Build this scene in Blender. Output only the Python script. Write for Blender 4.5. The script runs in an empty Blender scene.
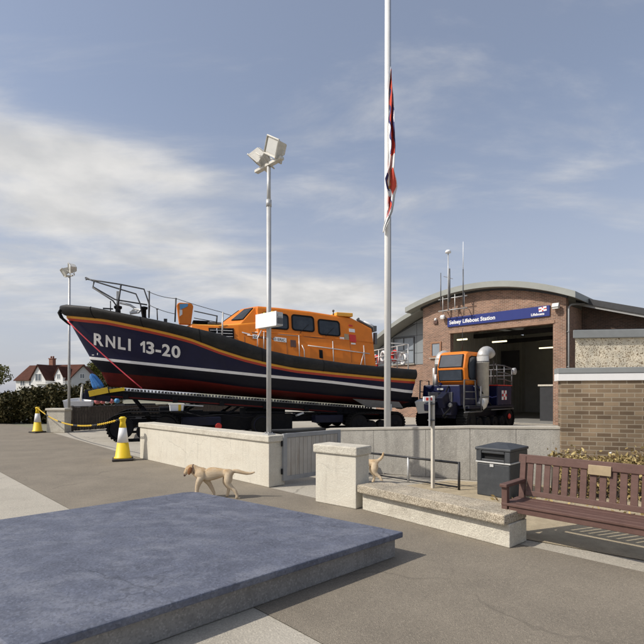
import bpy, bmesh, math, random
from mathutils import Vector, Matrix, Euler
random.seed(11)
sc = bpy.context.scene
COL = sc.collection
PI = math.pi
F, CX, HV, CH = 470.0, 322.0, 393.0, 1.65      # focal length, centre, horizon (644 px picture), eye height

def at(u, v, D):
    return Vector(((u-CX)/F*D, D, CH-(v-HV)/F*D))
def gp(u, v, z=0.0):
    D = (CH-z)*F/(v-HV)
    return Vector(((u-CX)/F*D, D, z))
def lin(tab, x):
    if x <= tab[0][0]: return tab[0][1]
    for (a, b), (c, d) in zip(tab, tab[1:]):
        if x <= c: return b+(d-b)*(x-a)/(c-a)
    return tab[-1][1]

# ------------------------------------------------------------------ materials
MATS = {}
def mat(name, col, rough=.7, var=.15, scale=6.0, bump=.0, bscale=60.0, metal=0.0, stain=0.0, stain_col=None,
        stain_scale=(.8, .8, .8), col2=None, spec=.5, coat=0.0, grit=0.0, grit_scale=160.0, streak=0.0, streak_scale=(7, 7, .6), crack=0.0, crack_scale=.9):
    m = bpy.data.materials.new(name); m.use_nodes = True
    nt = m.node_tree; N = nt.nodes; L = nt.links
    b = N['Principled BSDF']
    b.inputs['Roughness'].default_value = rough
    b.inputs['Metallic'].default_value = metal
    b.inputs['Specular IOR Level'].default_value = spec
    b.inputs['Coat Weight'].default_value = coat
    tc = N.new('ShaderNodeTexCoord')
    no = N.new('ShaderNodeTexNoise'); no.inputs['Scale'].default_value = scale
    no.inputs['Detail'].default_value = 8; no.inputs['Roughness'].default_value = .65
    L.new(tc.outputs['Object'], no.inputs['Vector'])
    rp = N.new('ShaderNodeValToRGB')
    rp.color_ramp.elements[0].position = .3; rp.color_ramp.elements[1].position = .7
    c1 = tuple(max(0, c*(1-var)) for c in col)
    c2 = col2 if col2 else tuple(min(1, c*(1+var)) for c in col)
    rp.color_ramp.elements[0].color = (*c1, 1); rp.color_ramp.elements[1].color = (*c2, 1)
    L.new(no.outputs['Fac'], rp.inputs['Fac'])
    out = rp.outputs['Color']
    if stain > 0:
        mp = N.new('ShaderNodeMapping'); mp.inputs['Scale'].default_value = stain_scale
        L.new(tc.outputs['Object'], mp.inputs['Vector'])
        n2 = N.new('ShaderNodeTexNoise'); n2.inputs['Scale'].default_value = 1.0; n2.inputs['Detail'].default_value = 9
        n2.inputs['Roughness'].default_value = .7
        L.new(mp.outputs['Vector'], n2.inputs['Vector'])
        r2 = N.new('ShaderNodeValToRGB')
        r2.color_ramp.elements[0].position = .47; r2.color_ramp.elements[1].position = .68
        r2.color_ramp.elements[0].color = (0, 0, 0, 1); r2.color_ramp.elements[1].color = (stain, stain, stain, 1)
        L.new(n2.outputs['Fac'], r2.inputs['Fac'])
        mx = N.new('ShaderNodeMix'); mx.data_type = 'RGBA'
        L.new(r2.outputs['Color'], mx.inputs[0]); L.new(out, mx.inputs[6])
        sc_ = stain_col if stain_col else tuple(c*.5 for c in col)
        mx.inputs[7].default_value = (*sc_, 1)
        out = mx.outputs[2]
    def layer(fac, colour, how='MIX'):
        q = N.new('ShaderNodeMix'); q.data_type = 'RGBA'; q.blend_type = how
        L.new(fac, q.inputs[0]); L.new(out, q.inputs[6]); q.inputs[7].default_value = (*colour, 1)
        return q.outputs[2]
    def ramp(src, p0, p1, v0, v1):
        q = N.new('ShaderNodeMapRange'); q.inputs['From Min'].default_value = p0; q.inputs['From Max'].default_value = p1
        q.inputs['To Min'].default_value = v0; q.inputs['To Max'].default_value = v1; L.new(src, q.inputs['Value']); return q.outputs[0]
    if streak > 0:
        mp = N.new('ShaderNodeMapping'); mp.inputs['Scale'].default_value = streak_scale; L.new(tc.outputs['Object'], mp.inputs['Vector'])
        q = N.new('ShaderNodeTexNoise'); q.inputs['Scale'].default_value = 1.0; q.inputs['Detail'].default_value = 6; q.inputs['Roughness'].default_value = .7
        L.new(mp.outputs['Vector'], q.inputs['Vector'])
        out = layer(ramp(q.outputs['Fac'], .52, .74, 0, streak), tuple(c*.45 for c in col))
    if grit > 0:
        q = N.new('ShaderNodeTexVoronoi'); q.inputs['Scale'].default_value = grit_scale; L.new(tc.outputs['Object'], q.inputs['Vector'])
        sp_ = N.new('ShaderNodeSeparateColor'); L.new(q.outputs['Color'], sp_.inputs[0])
        out = layer(ramp(sp_.outputs[0], .55, 1.0, 0, grit), tuple(c*.35 for c in col))
        out = layer(ramp(sp_.outputs[1], .72, 1.0, 0, grit), tuple(min(1, c*1.9) for c in col))
    if crack > 0:
        nz = N.new('ShaderNodeTexNoise'); nz.inputs['Scale'].default_value = crack_scale*2.2; nz.inputs['Detail'].default_value = 6; L.new(tc.outputs['Object'], nz.inputs['Vector'])
        va = N.new('ShaderNodeVectorMath'); va.operation = 'MULTIPLY_ADD'; L.new(nz.outputs['Color'], va.inputs[0]); va.inputs[1].default_value = (.55/crack_scale,)*3; L.new(tc.outputs['Object'], va.inputs[2])
        q = N.new('ShaderNodeTexVoronoi'); q.feature = 'DISTANCE_TO_EDGE'; q.inputs['Scale'].default_value = crack_scale; L.new(va.outputs[0], q.inputs['Vector'])
        n4 = N.new('ShaderNodeTexNoise'); n4.inputs['Scale'].default_value = crack_scale*.8; L.new(tc.outputs['Object'], n4.inputs['Vector'])
        m4 = N.new('ShaderNodeMath'); m4.operation = 'MULTIPLY'
        L.new(ramp(q.outputs['Distance'], .002, .011, crack, 0), m4.inputs[0]); L.new(ramp(n4.outputs['Fac'], .45, .58, 0, 1), m4.inputs[1])
        out = layer(m4.outputs[0], tuple(c*.3 for c in col))
    L.new(out, b.inputs['Base Color'])
    if bump > 0:
        nb = N.new('ShaderNodeTexNoise'); nb.inputs['Scale'].default_value = bscale; nb.inputs['Detail'].default_value = 5
        L.new(tc.outputs['Object'], nb.inputs['Vector'])
        bp = N.new('ShaderNodeBump'); bp.inputs['Strength'].default_value = bump; bp.inputs['Distance'].default_value = .02
        L.new(nb.outputs['Fac'], bp.inputs['Height']); L.new(bp.outputs['Normal'], b.inputs['Normal'])
    MATS[name] = m
    return m

def brick_mat(name, c1, c2, mortar, bw=.225, rh=.075, msize=.011, grime=.25):
    m = bpy.data.materials.new(name); m.use_nodes = True
    nt = m.node_tree; N = nt.nodes; L = nt.links; b = N['Principled BSDF']
    b.inputs['Roughness'].default_value = .88
    tc = N.new('ShaderNodeTexCoord'); sp = N.new('ShaderNodeSeparateXYZ'); L.new(tc.outputs['Object'], sp.inputs[0])
    ad = N.new('ShaderNodeMath'); ad.operation = 'ADD'; L.new(sp.outputs['X'], ad.inputs[0]); L.new(sp.outputs['Y'], ad.inputs[1])
    cb = N.new('ShaderNodeCombineXYZ'); L.new(ad.outputs[0], cb.inputs['X']); L.new(sp.outputs['Z'], cb.inputs['Y'])
    br = N.new('ShaderNodeTexBrick')
    br.inputs['Scale'].default_value = 1.0; br.inputs['Brick Width'].default_value = bw; br.inputs['Row Height'].default_value = rh
    br.inputs['Mortar Size'].default_value = msize; br.inputs['Mortar Smooth'].default_value = .2; br.inputs['Bias'].default_value = .12
    br.inputs['Color1'].default_value = (*c1, 1); br.inputs['Color2'].default_value = (*c2, 1); br.inputs['Mortar'].default_value = (*mortar, 1)
    L.new(cb.outputs[0], br.inputs['Vector'])
    no = N.new('ShaderNodeTexNoise'); no.inputs['Scale'].default_value = 1.3; no.inputs['Detail'].default_value = 10
    L.new(tc.outputs['Object'], no.inputs['Vector'])
    rp = N.new('ShaderNodeValToRGB'); g = 1-grime
    rp.color_ramp.elements[0].position = .3; rp.color_ramp.elements[1].position = .7
    rp.color_ramp.elements[0].color = (g, g, g, 1); rp.color_ramp.elements[1].color = (1.1, 1.1, 1.1, 1)
    L.new(no.outputs['Fac'], rp.inputs['Fac'])
    mx = N.new('ShaderNodeMix'); mx.data_type = 'RGBA'; mx.blend_type = 'MULTIPLY'; mx.inputs[0].default_value = 1
    L.new(br.outputs['Color'], mx.inputs[6]); L.new(rp.outputs['Color'], mx.inputs[7])
    L.new(mx.outputs[2], b.inputs['Base Color'])
    bp = N.new('ShaderNodeBump'); bp.inputs['Strength'].default_value = .5; bp.inputs['Distance'].default_value = .01; bp.invert = True
    L.new(br.outputs['Fac'], bp.inputs['Height']); L.new(bp.outputs['Normal'], b.inputs['Normal'])
    MATS[name] = m
    return m

def speck_mat(name, base, dark, scale, rough=.9, lo=.35, hi=.5, bump=.4, light=None):
    """pebbles: cells of several colours"""
    m = bpy.data.materials.new(name); m.use_nodes = True
    nt = m.node_tree; N = nt.nodes; L = nt.links; b = N['Principled BSDF']
    b.inputs['Roughness'].default_value = rough
    tc = N.new('ShaderNodeTexCoord')
    vo = N.new('ShaderNodeTexVoronoi'); vo.inputs['Scale'].default_value = scale
    L.new(tc.outputs['Object'], vo.inputs['Vector'])
    sp = N.new('ShaderNodeSeparateColor'); L.new(vo.outputs['Color'], sp.inputs[0])
    rp = N.new('ShaderNodeValToRGB')
    rp.color_ramp.elements[0].position = lo; rp.color_ramp.elements[1].position = hi
    rp.color_ramp.elements[0].color = (*dark, 1); rp.color_ramp.elements[1].color = (*base, 1)
    if light:
        e = rp.color_ramp.elements.new(.9); e.color = (*light, 1)
    L.new(sp.outputs[0], rp.inputs['Fac'])
    no = N.new('ShaderNodeTexNoise'); no.inputs['Scale'].default_value = 3; no.inputs['Detail'].default_value = 8
    L.new(tc.outputs['Object'], no.inputs['Vector'])
    r2 = N.new('ShaderNodeValToRGB'); r2.color_ramp.elements[0].color = (.7, .7, .7, 1); r2.color_ramp.elements[1].color = (1.15, 1.12, 1.08, 1)
    r2.color_ramp.elements[0].position = .3; r2.color_ramp.elements[1].position = .7
    L.new(no.outputs['Fac'], r2.inputs['Fac'])
    mx = N.new('ShaderNodeMix'); mx.data_type = 'RGBA'; mx.blend_type = 'MULTIPLY'; mx.inputs[0].default_value = 1
    L.new(rp.outputs['Color'], mx.inputs[6]); L.new(r2.outputs['Color'], mx.inputs[7]); L.new(mx.outputs[2], b.inputs['Base Color'])
    bp = N.new('ShaderNodeBump'); bp.inputs['Strength'].default_value = bump; bp.inputs['Distance'].default_value = .015; bp.invert = True
    L.new(vo.outputs['Distance'], bp.inputs['Height']); L.new(bp.outputs['Normal'], b.inputs['Normal'])
    MATS[name] = m
    return m

def leaf_mat(name, cols, rough=.6):
    m = bpy.data.materials.new(name); m.use_nodes = True
    nt = m.node_tree; N = nt.nodes; L = nt.links; b = N['Principled BSDF']
    b.inputs['Roughness'].default_value = rough; b.inputs['Specular IOR Level'].default_value = .12
    g = N.new('ShaderNodeNewGeometry'); rp = N.new('ShaderNodeValToRGB')
    L.new(g.outputs['Random Per Island'], rp.inputs['Fac'])
    els = rp.color_ramp.elements
    for i, c in enumerate(cols):
        p = i/(len(cols)-1)
        e = els[0] if i == 0 else (els[1] if i == len(cols)-1 else els.new(p))
        e.position = p; e.color = (*c, 1)
    L.new(rp.outputs['Color'], b.inputs['Base Color'])
    MATS[name] = m
    return m

def emit_mat(name, col, s):
    m = bpy.data.materials.new(name); m.use_nodes = True
    b = m.node_tree.nodes['Principled BSDF']
    b.inputs['Base Color'].default_value = (*col, 1); b.inputs['Emission Color'].default_value = (*col, 1); b.inputs['Emission Strength'].default_value = s
    MATS[name] = m
    return m

M = MATS
mat('road_tarmac', (.222, .190, .145), .92, .16, 1.2, .5, 140, stain=.35, stain_col=(.165, .142, .112), stain_scale=(.9, .9, .9), grit=.32, grit_scale=110, crack=.28, crack_scale=.38)
mat('apron_concrete', (.40, .365, .30), .9, .10, .9, .3, 60, stain=.4, stain_col=(.30, .27, .22), stain_scale=(.5, .9, .5), grit=.3, grit_scale=90, crack=.6, crack_scale=.3)
mat('pave_concrete', (.40, .365, .30), .9, .10, 1.1, .3, 70, stain=.4, stain_col=(.30, .27, .22), stain_scale=(.9, .9, .5), grit=.25, grit_scale=100, crack=.35, crack_scale=.35)
mat('far_land', (.20, .19, .13), .95, .3, .05)
mat('sandy', (.40, .33, .22), .95, .2, 5, .5, 90, stain=.5, stain_col=(.27, .21, .13), stain_scale=(6, 6, 6))
mat('cream_wall', (.61, .57, .475), .85, .05, 3, .25, 45, stain=.35, stain_col=(.48, .42, .325), stain_scale=(1.6, 1.6, 3.0), streak=.30, streak_scale=(8, 8, .8), grit=.10, grit_scale=60, crack=.35, crack_scale=1.1)
mat('cream_cap', (.56, .52, .43), .88, .08, 5, .4, 60, stain=.6, stain_col=(.36, .315, .25), stain_scale=(3, 3, 6), grit=.25, grit_scale=80, crack=.3, crack_scale=1.4)
mat('grey_concrete', (.375, .355, .312), .9, .12, 1.6, .3, 50, stain=.8, stain_col=(.20, .186, .164), stain_scale=(1.4, 1.4, .8), streak=.6, streak_scale=(6, 6, .45), grit=.2, grit_scale=70)
mat('cap_concrete', (.42, .39, .33), .9, .12, 4, .3, 60)
speck_mat('pebble_cap', (.44, .385, .295), (.27, .23, .17), 120, light=(.54, .485, .385), bump=.3)
speck_mat('pebble_dash', (.62, .555, .42), (.23, .17, .105), 34, lo=.10, hi=.22, light=(.74, .68, .55))
mat('gate_paint', (.43, .405, .36), .8, .10, 4, .1, 40, spec=.2, stain=.5, stain_col=(.25, .20, .15), stain_scale=(9, 9, 1.2))
mat('gate_frame', (.29, .295, .295), .6, .1, 5, stain=.3)
mat('dark_fence', (.09, .073, .058), .9, .3, 9, .3, 40, stain=.5, stain_col=(.05, .04, .033), stain_scale=(12, 12, 1))
mat('slab_lead', (.105, .115, .150), .62, .20, 5, .25, 30, spec=.35, stain=.85, stain_col=(.19, .20, .235), stain_scale=(2.6, 4.2, 2.6), grit=.35, grit_scale=70, crack=.4, crack_scale=.8)
mat('slab_side', (.25, .24, .225), .9, .15, 4, .3, 40, stain=.6, streak=.5, grit=.3, grit_scale=80)
mat('galv', (.50, .50, .49), .5, .10, 8, metal=.35, stain=.3, stain_col=(.34, .33, .31), stain_scale=(6, 6, 1.2))
mat('lamp_shell', (.60, .58, .52), .5, .10, 9, metal=.15, stain=.45, stain_col=(.34, .29, .22), stain_scale=(8, 8, 8))
mat('lamp_glass', (.55, .54, .50), .12, .05, 4)
mat('white_paint', (.80, .79, .77), .5, .03, 4, stain=.15, stain_col=(.6, .58, .54), stain_scale=(3, 3, 1))
mat('pole_white', (.80, .79, .76), .38, .03, 3, stain=.25, stain_col=(.62, .59, .54), stain_scale=(5, 5, .6))
mat('navy', (.0050, .0066, .036), .42, .22, 1.6, .03, 6, spec=.22, stain=.4, stain_col=(.012, .013, .034), stain_scale=(1.5, 1.5, .8), coat=.12)
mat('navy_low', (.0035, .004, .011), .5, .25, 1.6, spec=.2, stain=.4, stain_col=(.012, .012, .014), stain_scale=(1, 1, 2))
mat('anti_red', (.105, .010, .008), .7, .22, 2.2, .1, 20, spec=.2, stain=.5, stain_col=(.045, .006, .005), stain_scale=(1.3, 1.3, 3))
mat('hull_white', (.74, .73, .72), .5, .05, 4, stain=.3, stain_col=(.5, .48, .45), stain_scale=(3, 3, 3))
mat('stripe_yellow', (.62, .29, .02), .5, .08, 5)
mat('stripe_red', (.38, .032, .015), .5, .1, 5)
mat('fender_black', (.0125, .012, .0115), .6, .35, 3, .2, 25, spec=.3, stain=.5, stain_col=(.034, .031, .028), stain_scale=(2, 2, 4), grit=.2, grit_scale=22)
mat('orange', (.74, .205, .018), .42, .06, 2.2, .03, 10, spec=.3, stain=.35, stain_col=(.52, .13, .015), stain_scale=(1.5, 1.5, 2), streak=.14, streak_scale=(9, 9, .8))
mat('orange_sunlit', (.84, .40, .05), .45, .06, 2.2)  # lighter, yellower copy of orange with the sunlight put into its colour
mat('deck_grey', (.16, .155, .15), .9, .15, 6, .3, 60)
mat('boat_glass', (.030, .035, .040), .07, .5, 1.5)
mat('rubber', (.006, .006, .006), .8, .3, 10, .3, 40, spec=.2)
mat('dark_rail', (.022, .022, .024), .5, .2, 10)
mat('steel_rail', (.62, .60, .56), .4, .1, 9, metal=.3)
mat('grime_black', (.006, .006, .008), .75, .4, 6, .3, 30, spec=.2, stain=.5, stain_col=(.018, .015, .012), stain_scale=(4, 4, 4))
mat('grime_navy', (.005, .006, .020), .55, .3, 5, .1, 20, spec=.25, stain=.4, stain_col=(.018, .015, .017), stain_scale=(4, 4, 4))
mat('tractor_navy', (.006, .0085, .042), .42, .25, 3, spec=.3, stain=.35, stain_col=(.018, .018, .03), stain_scale=(4, 4, 4))
mat('grey_steel', (.125, .125, .128), .5, .2, 8, metal=.4)
mat('pipe_silver', (.56, .55, .52), .42, .12, 6, .2, 30, metal=.35, stain=.5, stain_col=(.33, .31, .28), stain_scale=(5, 5, 2))
mat('bright_red', (.55, .03, .02), .5, .1, 6)
mat('rope_red', (.62, .06, .08), .8, .1, 20)
mat('rope_grey', (.10, .10, .10), .8, .1, 20)
mat('blue_cloth', (.05, .20, .50), .7, .2, 14)
mat('cone_yellow', (.80, .55, .015), .5, .06, 9, stain=.25, stain_col=(.52, .34, .03), stain_scale=(9, 9, 9))
mat('cone_white', (.80, .79, .77), .5, .04, 9, stain=.25, stain_col=(.5, .48, .44), stain_scale=(9, 9, 9))
mat('cone_base', (.045, .038, .034), .85, .2, 12)
mat('chain_yellow', (.72, .47, .02), .5, .1, 9)
mat('chain_black', (.03, .028, .025), .5, .1, 9)
mat('pink', (.66, .20, .20), .6, .1, 6)
mat('buoy_blue', (.10, .32, .58), .6, .1, 6)
brick_mat('brick_red', (.355, .190, .125), (.20, .108, .074), (.38, .305, .235))
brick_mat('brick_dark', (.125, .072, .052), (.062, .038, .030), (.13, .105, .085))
brick_mat('brick_tan', (.375, .275, .172), (.165, .112, .068), (.37, .305, .22), msize=.009, grime=.42)
mat('brick_flash', (.30, .19, .13), .9, .25, 5, .3, 40)
mat('roof_sheet', (.285, .295, .27), .55, .08, 1.4, metal=.1, stain=.3, stain_col=(.22, .225, .20), stain_scale=(1, 1, 3))
mat('clad', (.225, .245, .255), .5, .05, 1.2)
mat('clad_joint', (.08, .085, .09), .7, .1, 4)
mat('black_fascia', (.028, .029, .032), .5, .2, 3)
mat('grey_fascia', (.25, .26, .255), .6, .08, 3, stain=.3)
mat('downpipe', (.29, .29, .28), .5, .08, 6)
mat('sign_blue', (.026, .040, .185), .5, .05, 2, spec=.25)
mat('sign_white', (.82, .82, .82), .5, .02, 2)
mat('wood_frame', (.28, .14, .075), .6, .2, 8)
mat('win_glass', (.24, .27, .30), .08, .15, 1.5)
mat('inside_wall', (.50, .50, .47), .8, .06, 2)
mat('inside_floor', (.22, .215, .20), .6, .1, 2)
emit_mat('tube_light', (1.0, .86, .52), 2.2)
mat('bench_wood', (.114, .063, .051), .62, .16, 9, .12, 120, spec=.3, stain=.4, stain_col=(.165, .098, .082), stain_scale=(3, 14, 14))
mat('plaque', (.33, .25, .145), .5, .12, 12)
mat('bin_grey', (.043, .047, .052), .55, .15, 8, .1, 60, stain=.3, stain_col=(.075, .078, .08), stain_scale=(4, 4, 4))
mat('bin_hole', (.012, .012, .012), .8, .1, 8)
mat('bin_label', (.50, .50, .48), .5, .06, 8)
mat('post_pale', (.58, .54, .46), .7, .12, 7, stain=.4, stain_col=(.36, .31, .25), stain_scale=(9, 9, 1))
mat('dog_coat', (.60, .405, .21), .95, .10, 9, .35, 170, col2=(.68, .52, .33), spec=.1, stain=.5, stain_col=(.76, .66, .50), stain_scale=(5, 5, 9), streak=.30, streak_scale=(10, 40, 30))
def coat_pattern(m):
    # golden back and tail, cream legs, chest and belly
    nt = m.node_tree; N = nt.nodes; L = nt.links; b = N['Principled BSDF']; src = b.inputs['Base Color'].links[0].from_socket
    tc = N.new('ShaderNodeTexCoord'); sp = N.new('ShaderNodeSeparateXYZ'); L.new(tc.outputs['Object'], sp.inputs[0])
    no = N.new('ShaderNodeTexNoise'); no.inputs['Scale'].default_value = 7; no.inputs['Detail'].default_value = 6; L.new(tc.outputs['Object'], no.inputs['Vector'])
    ad = N.new('ShaderNodeMath'); ad.operation = 'MULTIPLY_ADD'; L.new(no.outputs['Fac'], ad.inputs[0]); ad.inputs[1].default_value = .22; L.new(sp.outputs['Z'], ad.inputs[2])
    mr = N.new('ShaderNodeMapRange'); mr.inputs['From Min'].default_value = .40; mr.inputs['From Max'].default_value = .56; mr.inputs['To Min'].default_value = .5; mr.inputs['To Max'].default_value = 0; L.new(ad.outputs[0], mr.inputs['Value'])
    mx = N.new('ShaderNodeMix'); mx.data_type = 'RGBA'; L.new(mr.outputs[0], mx.inputs[0]); L.new(src, mx.inputs[6]); mx.inputs[7].default_value = (.80, .71, .56, 1)
    L.new(mx.outputs[2], b.inputs['Base Color'])
coat_pattern(MATS['dog_coat'])
mat('dog_dark', (.27, .125, .055), .9, .15, 9, .3, 120, spec=.2)
mat('dog_nose', (.09, .045, .035), .5, .1, 9)
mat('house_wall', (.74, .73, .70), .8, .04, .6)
mat('house_shade', (.50, .50, .49), .8, .05, .6)  # far gable's white wall darkened to grey, shade put into the colour
mat('house_roof', (.10, .046, .034), .95, .2, 1.2, .3, 5, spec=.05, stain=.4, stain_col=(.065, .036, .028), stain_scale=(.8, .8, 2))
mat('chimney_brick', (.26, .12, .08), .9, .2, 3)
mat('house_window', (.13, .15, .17), .15, .2, 1)
mat('bark', (.09, .065, .045), .9, .3, 8, .4, 30)
leaf_mat('hedge_leaf', [(.018, .022, .007), (.045, .046, .014), (.085, .072, .024), (.03, .032, .010), (.11, .09, .036)])
leaf_mat('tree_leaf', [(.10, .10, .02), (.19, .165, .035), (.26, .20, .05), (.13, .12, .03)])
leaf_mat('dry_leaf', [(.10, .06, .025), (.44, .30, .10), (.62, .50, .25), (.16, .15, .04), (.52, .36, .12), (.05, .04, .018), (.08, .05, .03), (.50, .40, .18)])
mat('soil', (.06, .048, .035), .95, .3, 12, .5, 50)

# ------------------------------------------------------------------ mesh builder
class MB:
    def __init__(s): s.v = []; s.f = []; s.m = []; s.sm = []
    def add(s, verts, faces, mi=0, smooth=False):
        o = len(s.v); s.v += [Vector(p) for p in verts]
        for f in faces:
            s.f.append(tuple(i+o for i in f)); s.m.append(mi); s.sm.append(smooth)
        return s
    def box(s, c, size, rot=None, mi=0, taper=1.0):
        hx, hy, hz = (q/2 for q in size)
        vs = []
        for z in (-hz, hz):
            k = taper if z > 0 else 1
            for x, y in ((-hx, -hy), (hx, -hy), (hx, hy), (-hx, hy)): vs.append(Vector((x*k, y*k, z)))
        if rot is not None:
            R = rot if isinstance(rot, Matrix) else Euler(rot).to_matrix()
            vs = [R @ p for p in vs]
        c = Vector(c)
        return s.add([p+c for p in vs], [(3, 2, 1, 0), (4, 5, 6, 7), (0, 1, 5, 4), (1, 2, 6, 5), (2, 3, 7, 6), (3, 0, 4, 7)], mi)
    def bar(s, a, b, w, h, mi=0, up=Vector((0, 0, 1))):
        a, b = Vector(a), Vector(b); d = b-a; L = d.length; x = d.normalized()
        y = up.cross(x)
        if y.length < 1e-4: y = Vector((0, 1, 0)).cross(x)
        y.normalize(); z = x.cross(y)
        R = Matrix((x, y, z)).transposed()
        return s.box((a+b)/2, (L, w, h), R, mi)
    def tube(s, pts, r, n=8, mi=0, cap=True):
        pts = [Vector(p) for p in pts]; rs = r if isinstance(r, (list, tuple)) else [r]*len(pts)
        rings = []; prev = None
        for i, p in enumerate(pts):
            d = (pts[min(i+1, len(pts)-1)]-pts[max(i-1, 0)]).normalized()
            if prev is None:
                a = Vector((0, 0, 1)) if abs(d.z) < .9 else Vector((1, 0, 0))
                x = (a-d*a.dot(d)).normalized()
            else:
                x = (prev-d*prev.dot(d)).normalized()
            prev = x; y = d.cross(x)
            rings.append([p+(x*math.cos(2*PI*k/n)+y*math.sin(2*PI*k/n))*rs[i] for k in range(n)])
        vs = [q for rg in rings for q in rg]; fs = []
        for i in range(len(pts)-1):
            for k in range(n):
                k2 = (k+1) % n
                fs.append((i*n+k, i*n+k2, (i+1)*n+k2, (i+1)*n+k))
        s.add(vs, fs, mi, True)
        if cap:
            s.add(rings[0], [tuple(range(n-1, -1, -1))], mi); s.add(rings[-1], [tuple(range(n))], mi)
        return s
    def lathe(s, c, axis, prof, n=24, mi=0):
        """prof: list of (radius, distance along axis)"""
        c = Vector(c); d = Vector(axis).normalized()
        a = Vector((0, 0, 1)) if abs(d.z) < .9 else Vector((1, 0, 0))
        x = (a-d*a.dot(d)).normalized(); y = d.cross(x)
        vs = []; fs = []
        for r, h in prof:
            for k in range(n):
                vs.append(c+d*h+(x*math.cos(2*PI*k/n)+y*math.sin(2*PI*k/n))*r)
        for i in range(len(prof)-1):
            for k in range(n):
                k2 = (k+1) % n
                fs.append((i*n+k, i*n+k2, (i+1)*n+k2, (i+1)*n+k))
        s.add(vs, fs, mi, True)
        s.add(vs[:n], [tuple(range(n-1, -1, -1))], mi); s.add(vs[-n:], [tuple(range(n))], mi)
        return s
    def prism(s, poly, off, mi=0, mi_side=None):
        """closed polygon of 3D points swept by vector off"""
        n = len(poly); off = Vector(off); a = [Vector(p) for p in poly]
        s.add(a, [tuple(range(n-1, -1, -1))], mi); s.add([p+off for p in a], [tuple(range(n))], mi)
        s.add(a+[p+off for p in a], [(i, (i+1) % n, n+(i+1) % n, n+i) for i in range(n)], mi if mi_side is None else mi_side)
        return s
    def grid(s, rows, mi=0, smooth=True, flip=False):
        n = len(rows[0]); vs = [p for r in rows for p in r]; fs = []
        for i in range(len(rows)-1):
            for k in range(n-1):
                f = (i*n+k, i*n+k+1, (i+1)*n+k+1, (i+1)*n+k)
                fs.append(f[::-1] if flip else f)
        return s.add(vs, fs, mi, smooth)
    def build(s, name, mats, parent=None, loc=None, bevel=0, fix=True, seg=2):
        me = bpy.data.meshes.new(name)
        me.from_pydata([tuple(p) for p in s.v], [], s.f)
        if not isinstance(mats, (list, tuple)): mats = [mats]
        for m_ in mats: me.materials.append(M[m_])
        for p, mi, sm in zip(me.polygons, s.m, s.sm): p.material_index = mi; p.use_smooth = sm
        if fix:
            b = bmesh.new(); b.from_mesh(me)
            bmesh.ops.remove_doubles(b, verts=b.verts, dist=1e-5)
            bmesh.ops.recalc_face_normals(b, faces=b.faces)
            b.to_mesh(me); b.free()
        o = bpy.data.objects.new(name, me); COL.objects.link(o)
        if parent: o.parent = parent
        if loc is not None: o.location = loc
        if bevel:
            bv = o.modifiers.new('bevel', 'BEVEL'); bv.width = bevel; bv.segments = seg; bv.limit_method = 'ANGLE'; bv.angle_limit = math.radians(40)
        return o

def tag(o, label, cat, group=None, kind=None):
    o['label'] = label; o['category'] = cat
    if group: o['group'] = group
    if kind: o['kind'] = kind
    return o
def thing(name, label, cat, loc=(0, 0, 0), rz=0, group=None):
    o = bpy.data.objects.new(name, None); COL.objects.link(o)
    o.location = loc; o.rotation_euler = (0, 0, rz); o.empty_display_size = .2
    return tag(o, label, cat, group)
def structure(o):
    o['kind'] = 'structure'; return o
def dup(root, loc=None, rz=None, label=None, group=None):
    r = root.copy(); COL.objects.link(r)
    if loc is not None: r.location = loc
    if rz is not None: r.rotation_euler = (0, 0, rz)
    if label: r['label'] = label
    if group: r['group'] = group
    for ch in list(root.children):
        c = ch.copy(); COL.objects.link(c); c.parent = r
        for g in list(ch.children):
            d = g.copy(); COL.objects.link(d); d.parent = c
    return r
def text2d(s, size=1.0, bold=0.0, ext=0.0):
    cu = bpy.data.curves.new('lettering', 'FONT'); cu.body = s; cu.size = size; cu.offset = bold; cu.extrude = ext; cu.resolution_u = 4
    ob = bpy.data.objects.new('lettering', cu); COL.objects.link(ob)
    bpy.context.view_layer.update()
    me = bpy.data.meshes.new_from_object(ob.evaluated_get(bpy.context.evaluated_depsgraph_get()))
    vs = [v.co.copy() for v in me.vertices]; fs = [tuple(p.vertices) for p in me.polygons]
    bpy.data.objects.remove(ob); bpy.data.curves.remove(cu); bpy.data.meshes.remove(me)
    return vs, fs
G1 = Vector((.7071, -.7071, 0))      # along the walls, coming nearer to the right
G2 = Vector((.7071, .7071, 0))       # into the site
UP = Vector((0, 0, 1))
def leaves(mb, pts, size, n_each=1, mi=0, flat=.0):
    for p in pts:
        for _ in range(n_each):
            a = Vector((random.gauss(0, 1), random.gauss(0, 1), random.gauss(0, 1)*(1-flat))).normalized()
            b_ = a.orthogonal().normalized(); b_ = Matrix.Rotation(random.random()*6.28, 3, a) @ b_
            c = a.cross(b_); s_ = size*random.uniform(.6, 1.4)
            mb.add([p-b_*s_, p+c*s_*.45, p+b_*s_, p-c*s_*.45], [(0, 1, 2, 3)], mi)
# ------------------------------------------------------------------ ground
def sheet(name, pts, z, m, cuts=0):
    mb = MB(); mb.add([(x, y, z) for x, y in pts], [tuple(range(len(pts)))])
    o = mb.build(name, m); return structure(o)
sheet('ground', [(-900, -60), (900, -60), (900, 1500), (-900, 1500)], -.012, 'far_land')
# concrete apron behind the boundary walls
sheet('apron', [(-12.2, 20.4), (-2.0, 9.1), (.35, 6.75), (12, -5), (40, 0), (40, 60), (-2, 60), (-11.0, 20.2)], -.006, 'apron_concrete')
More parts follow.
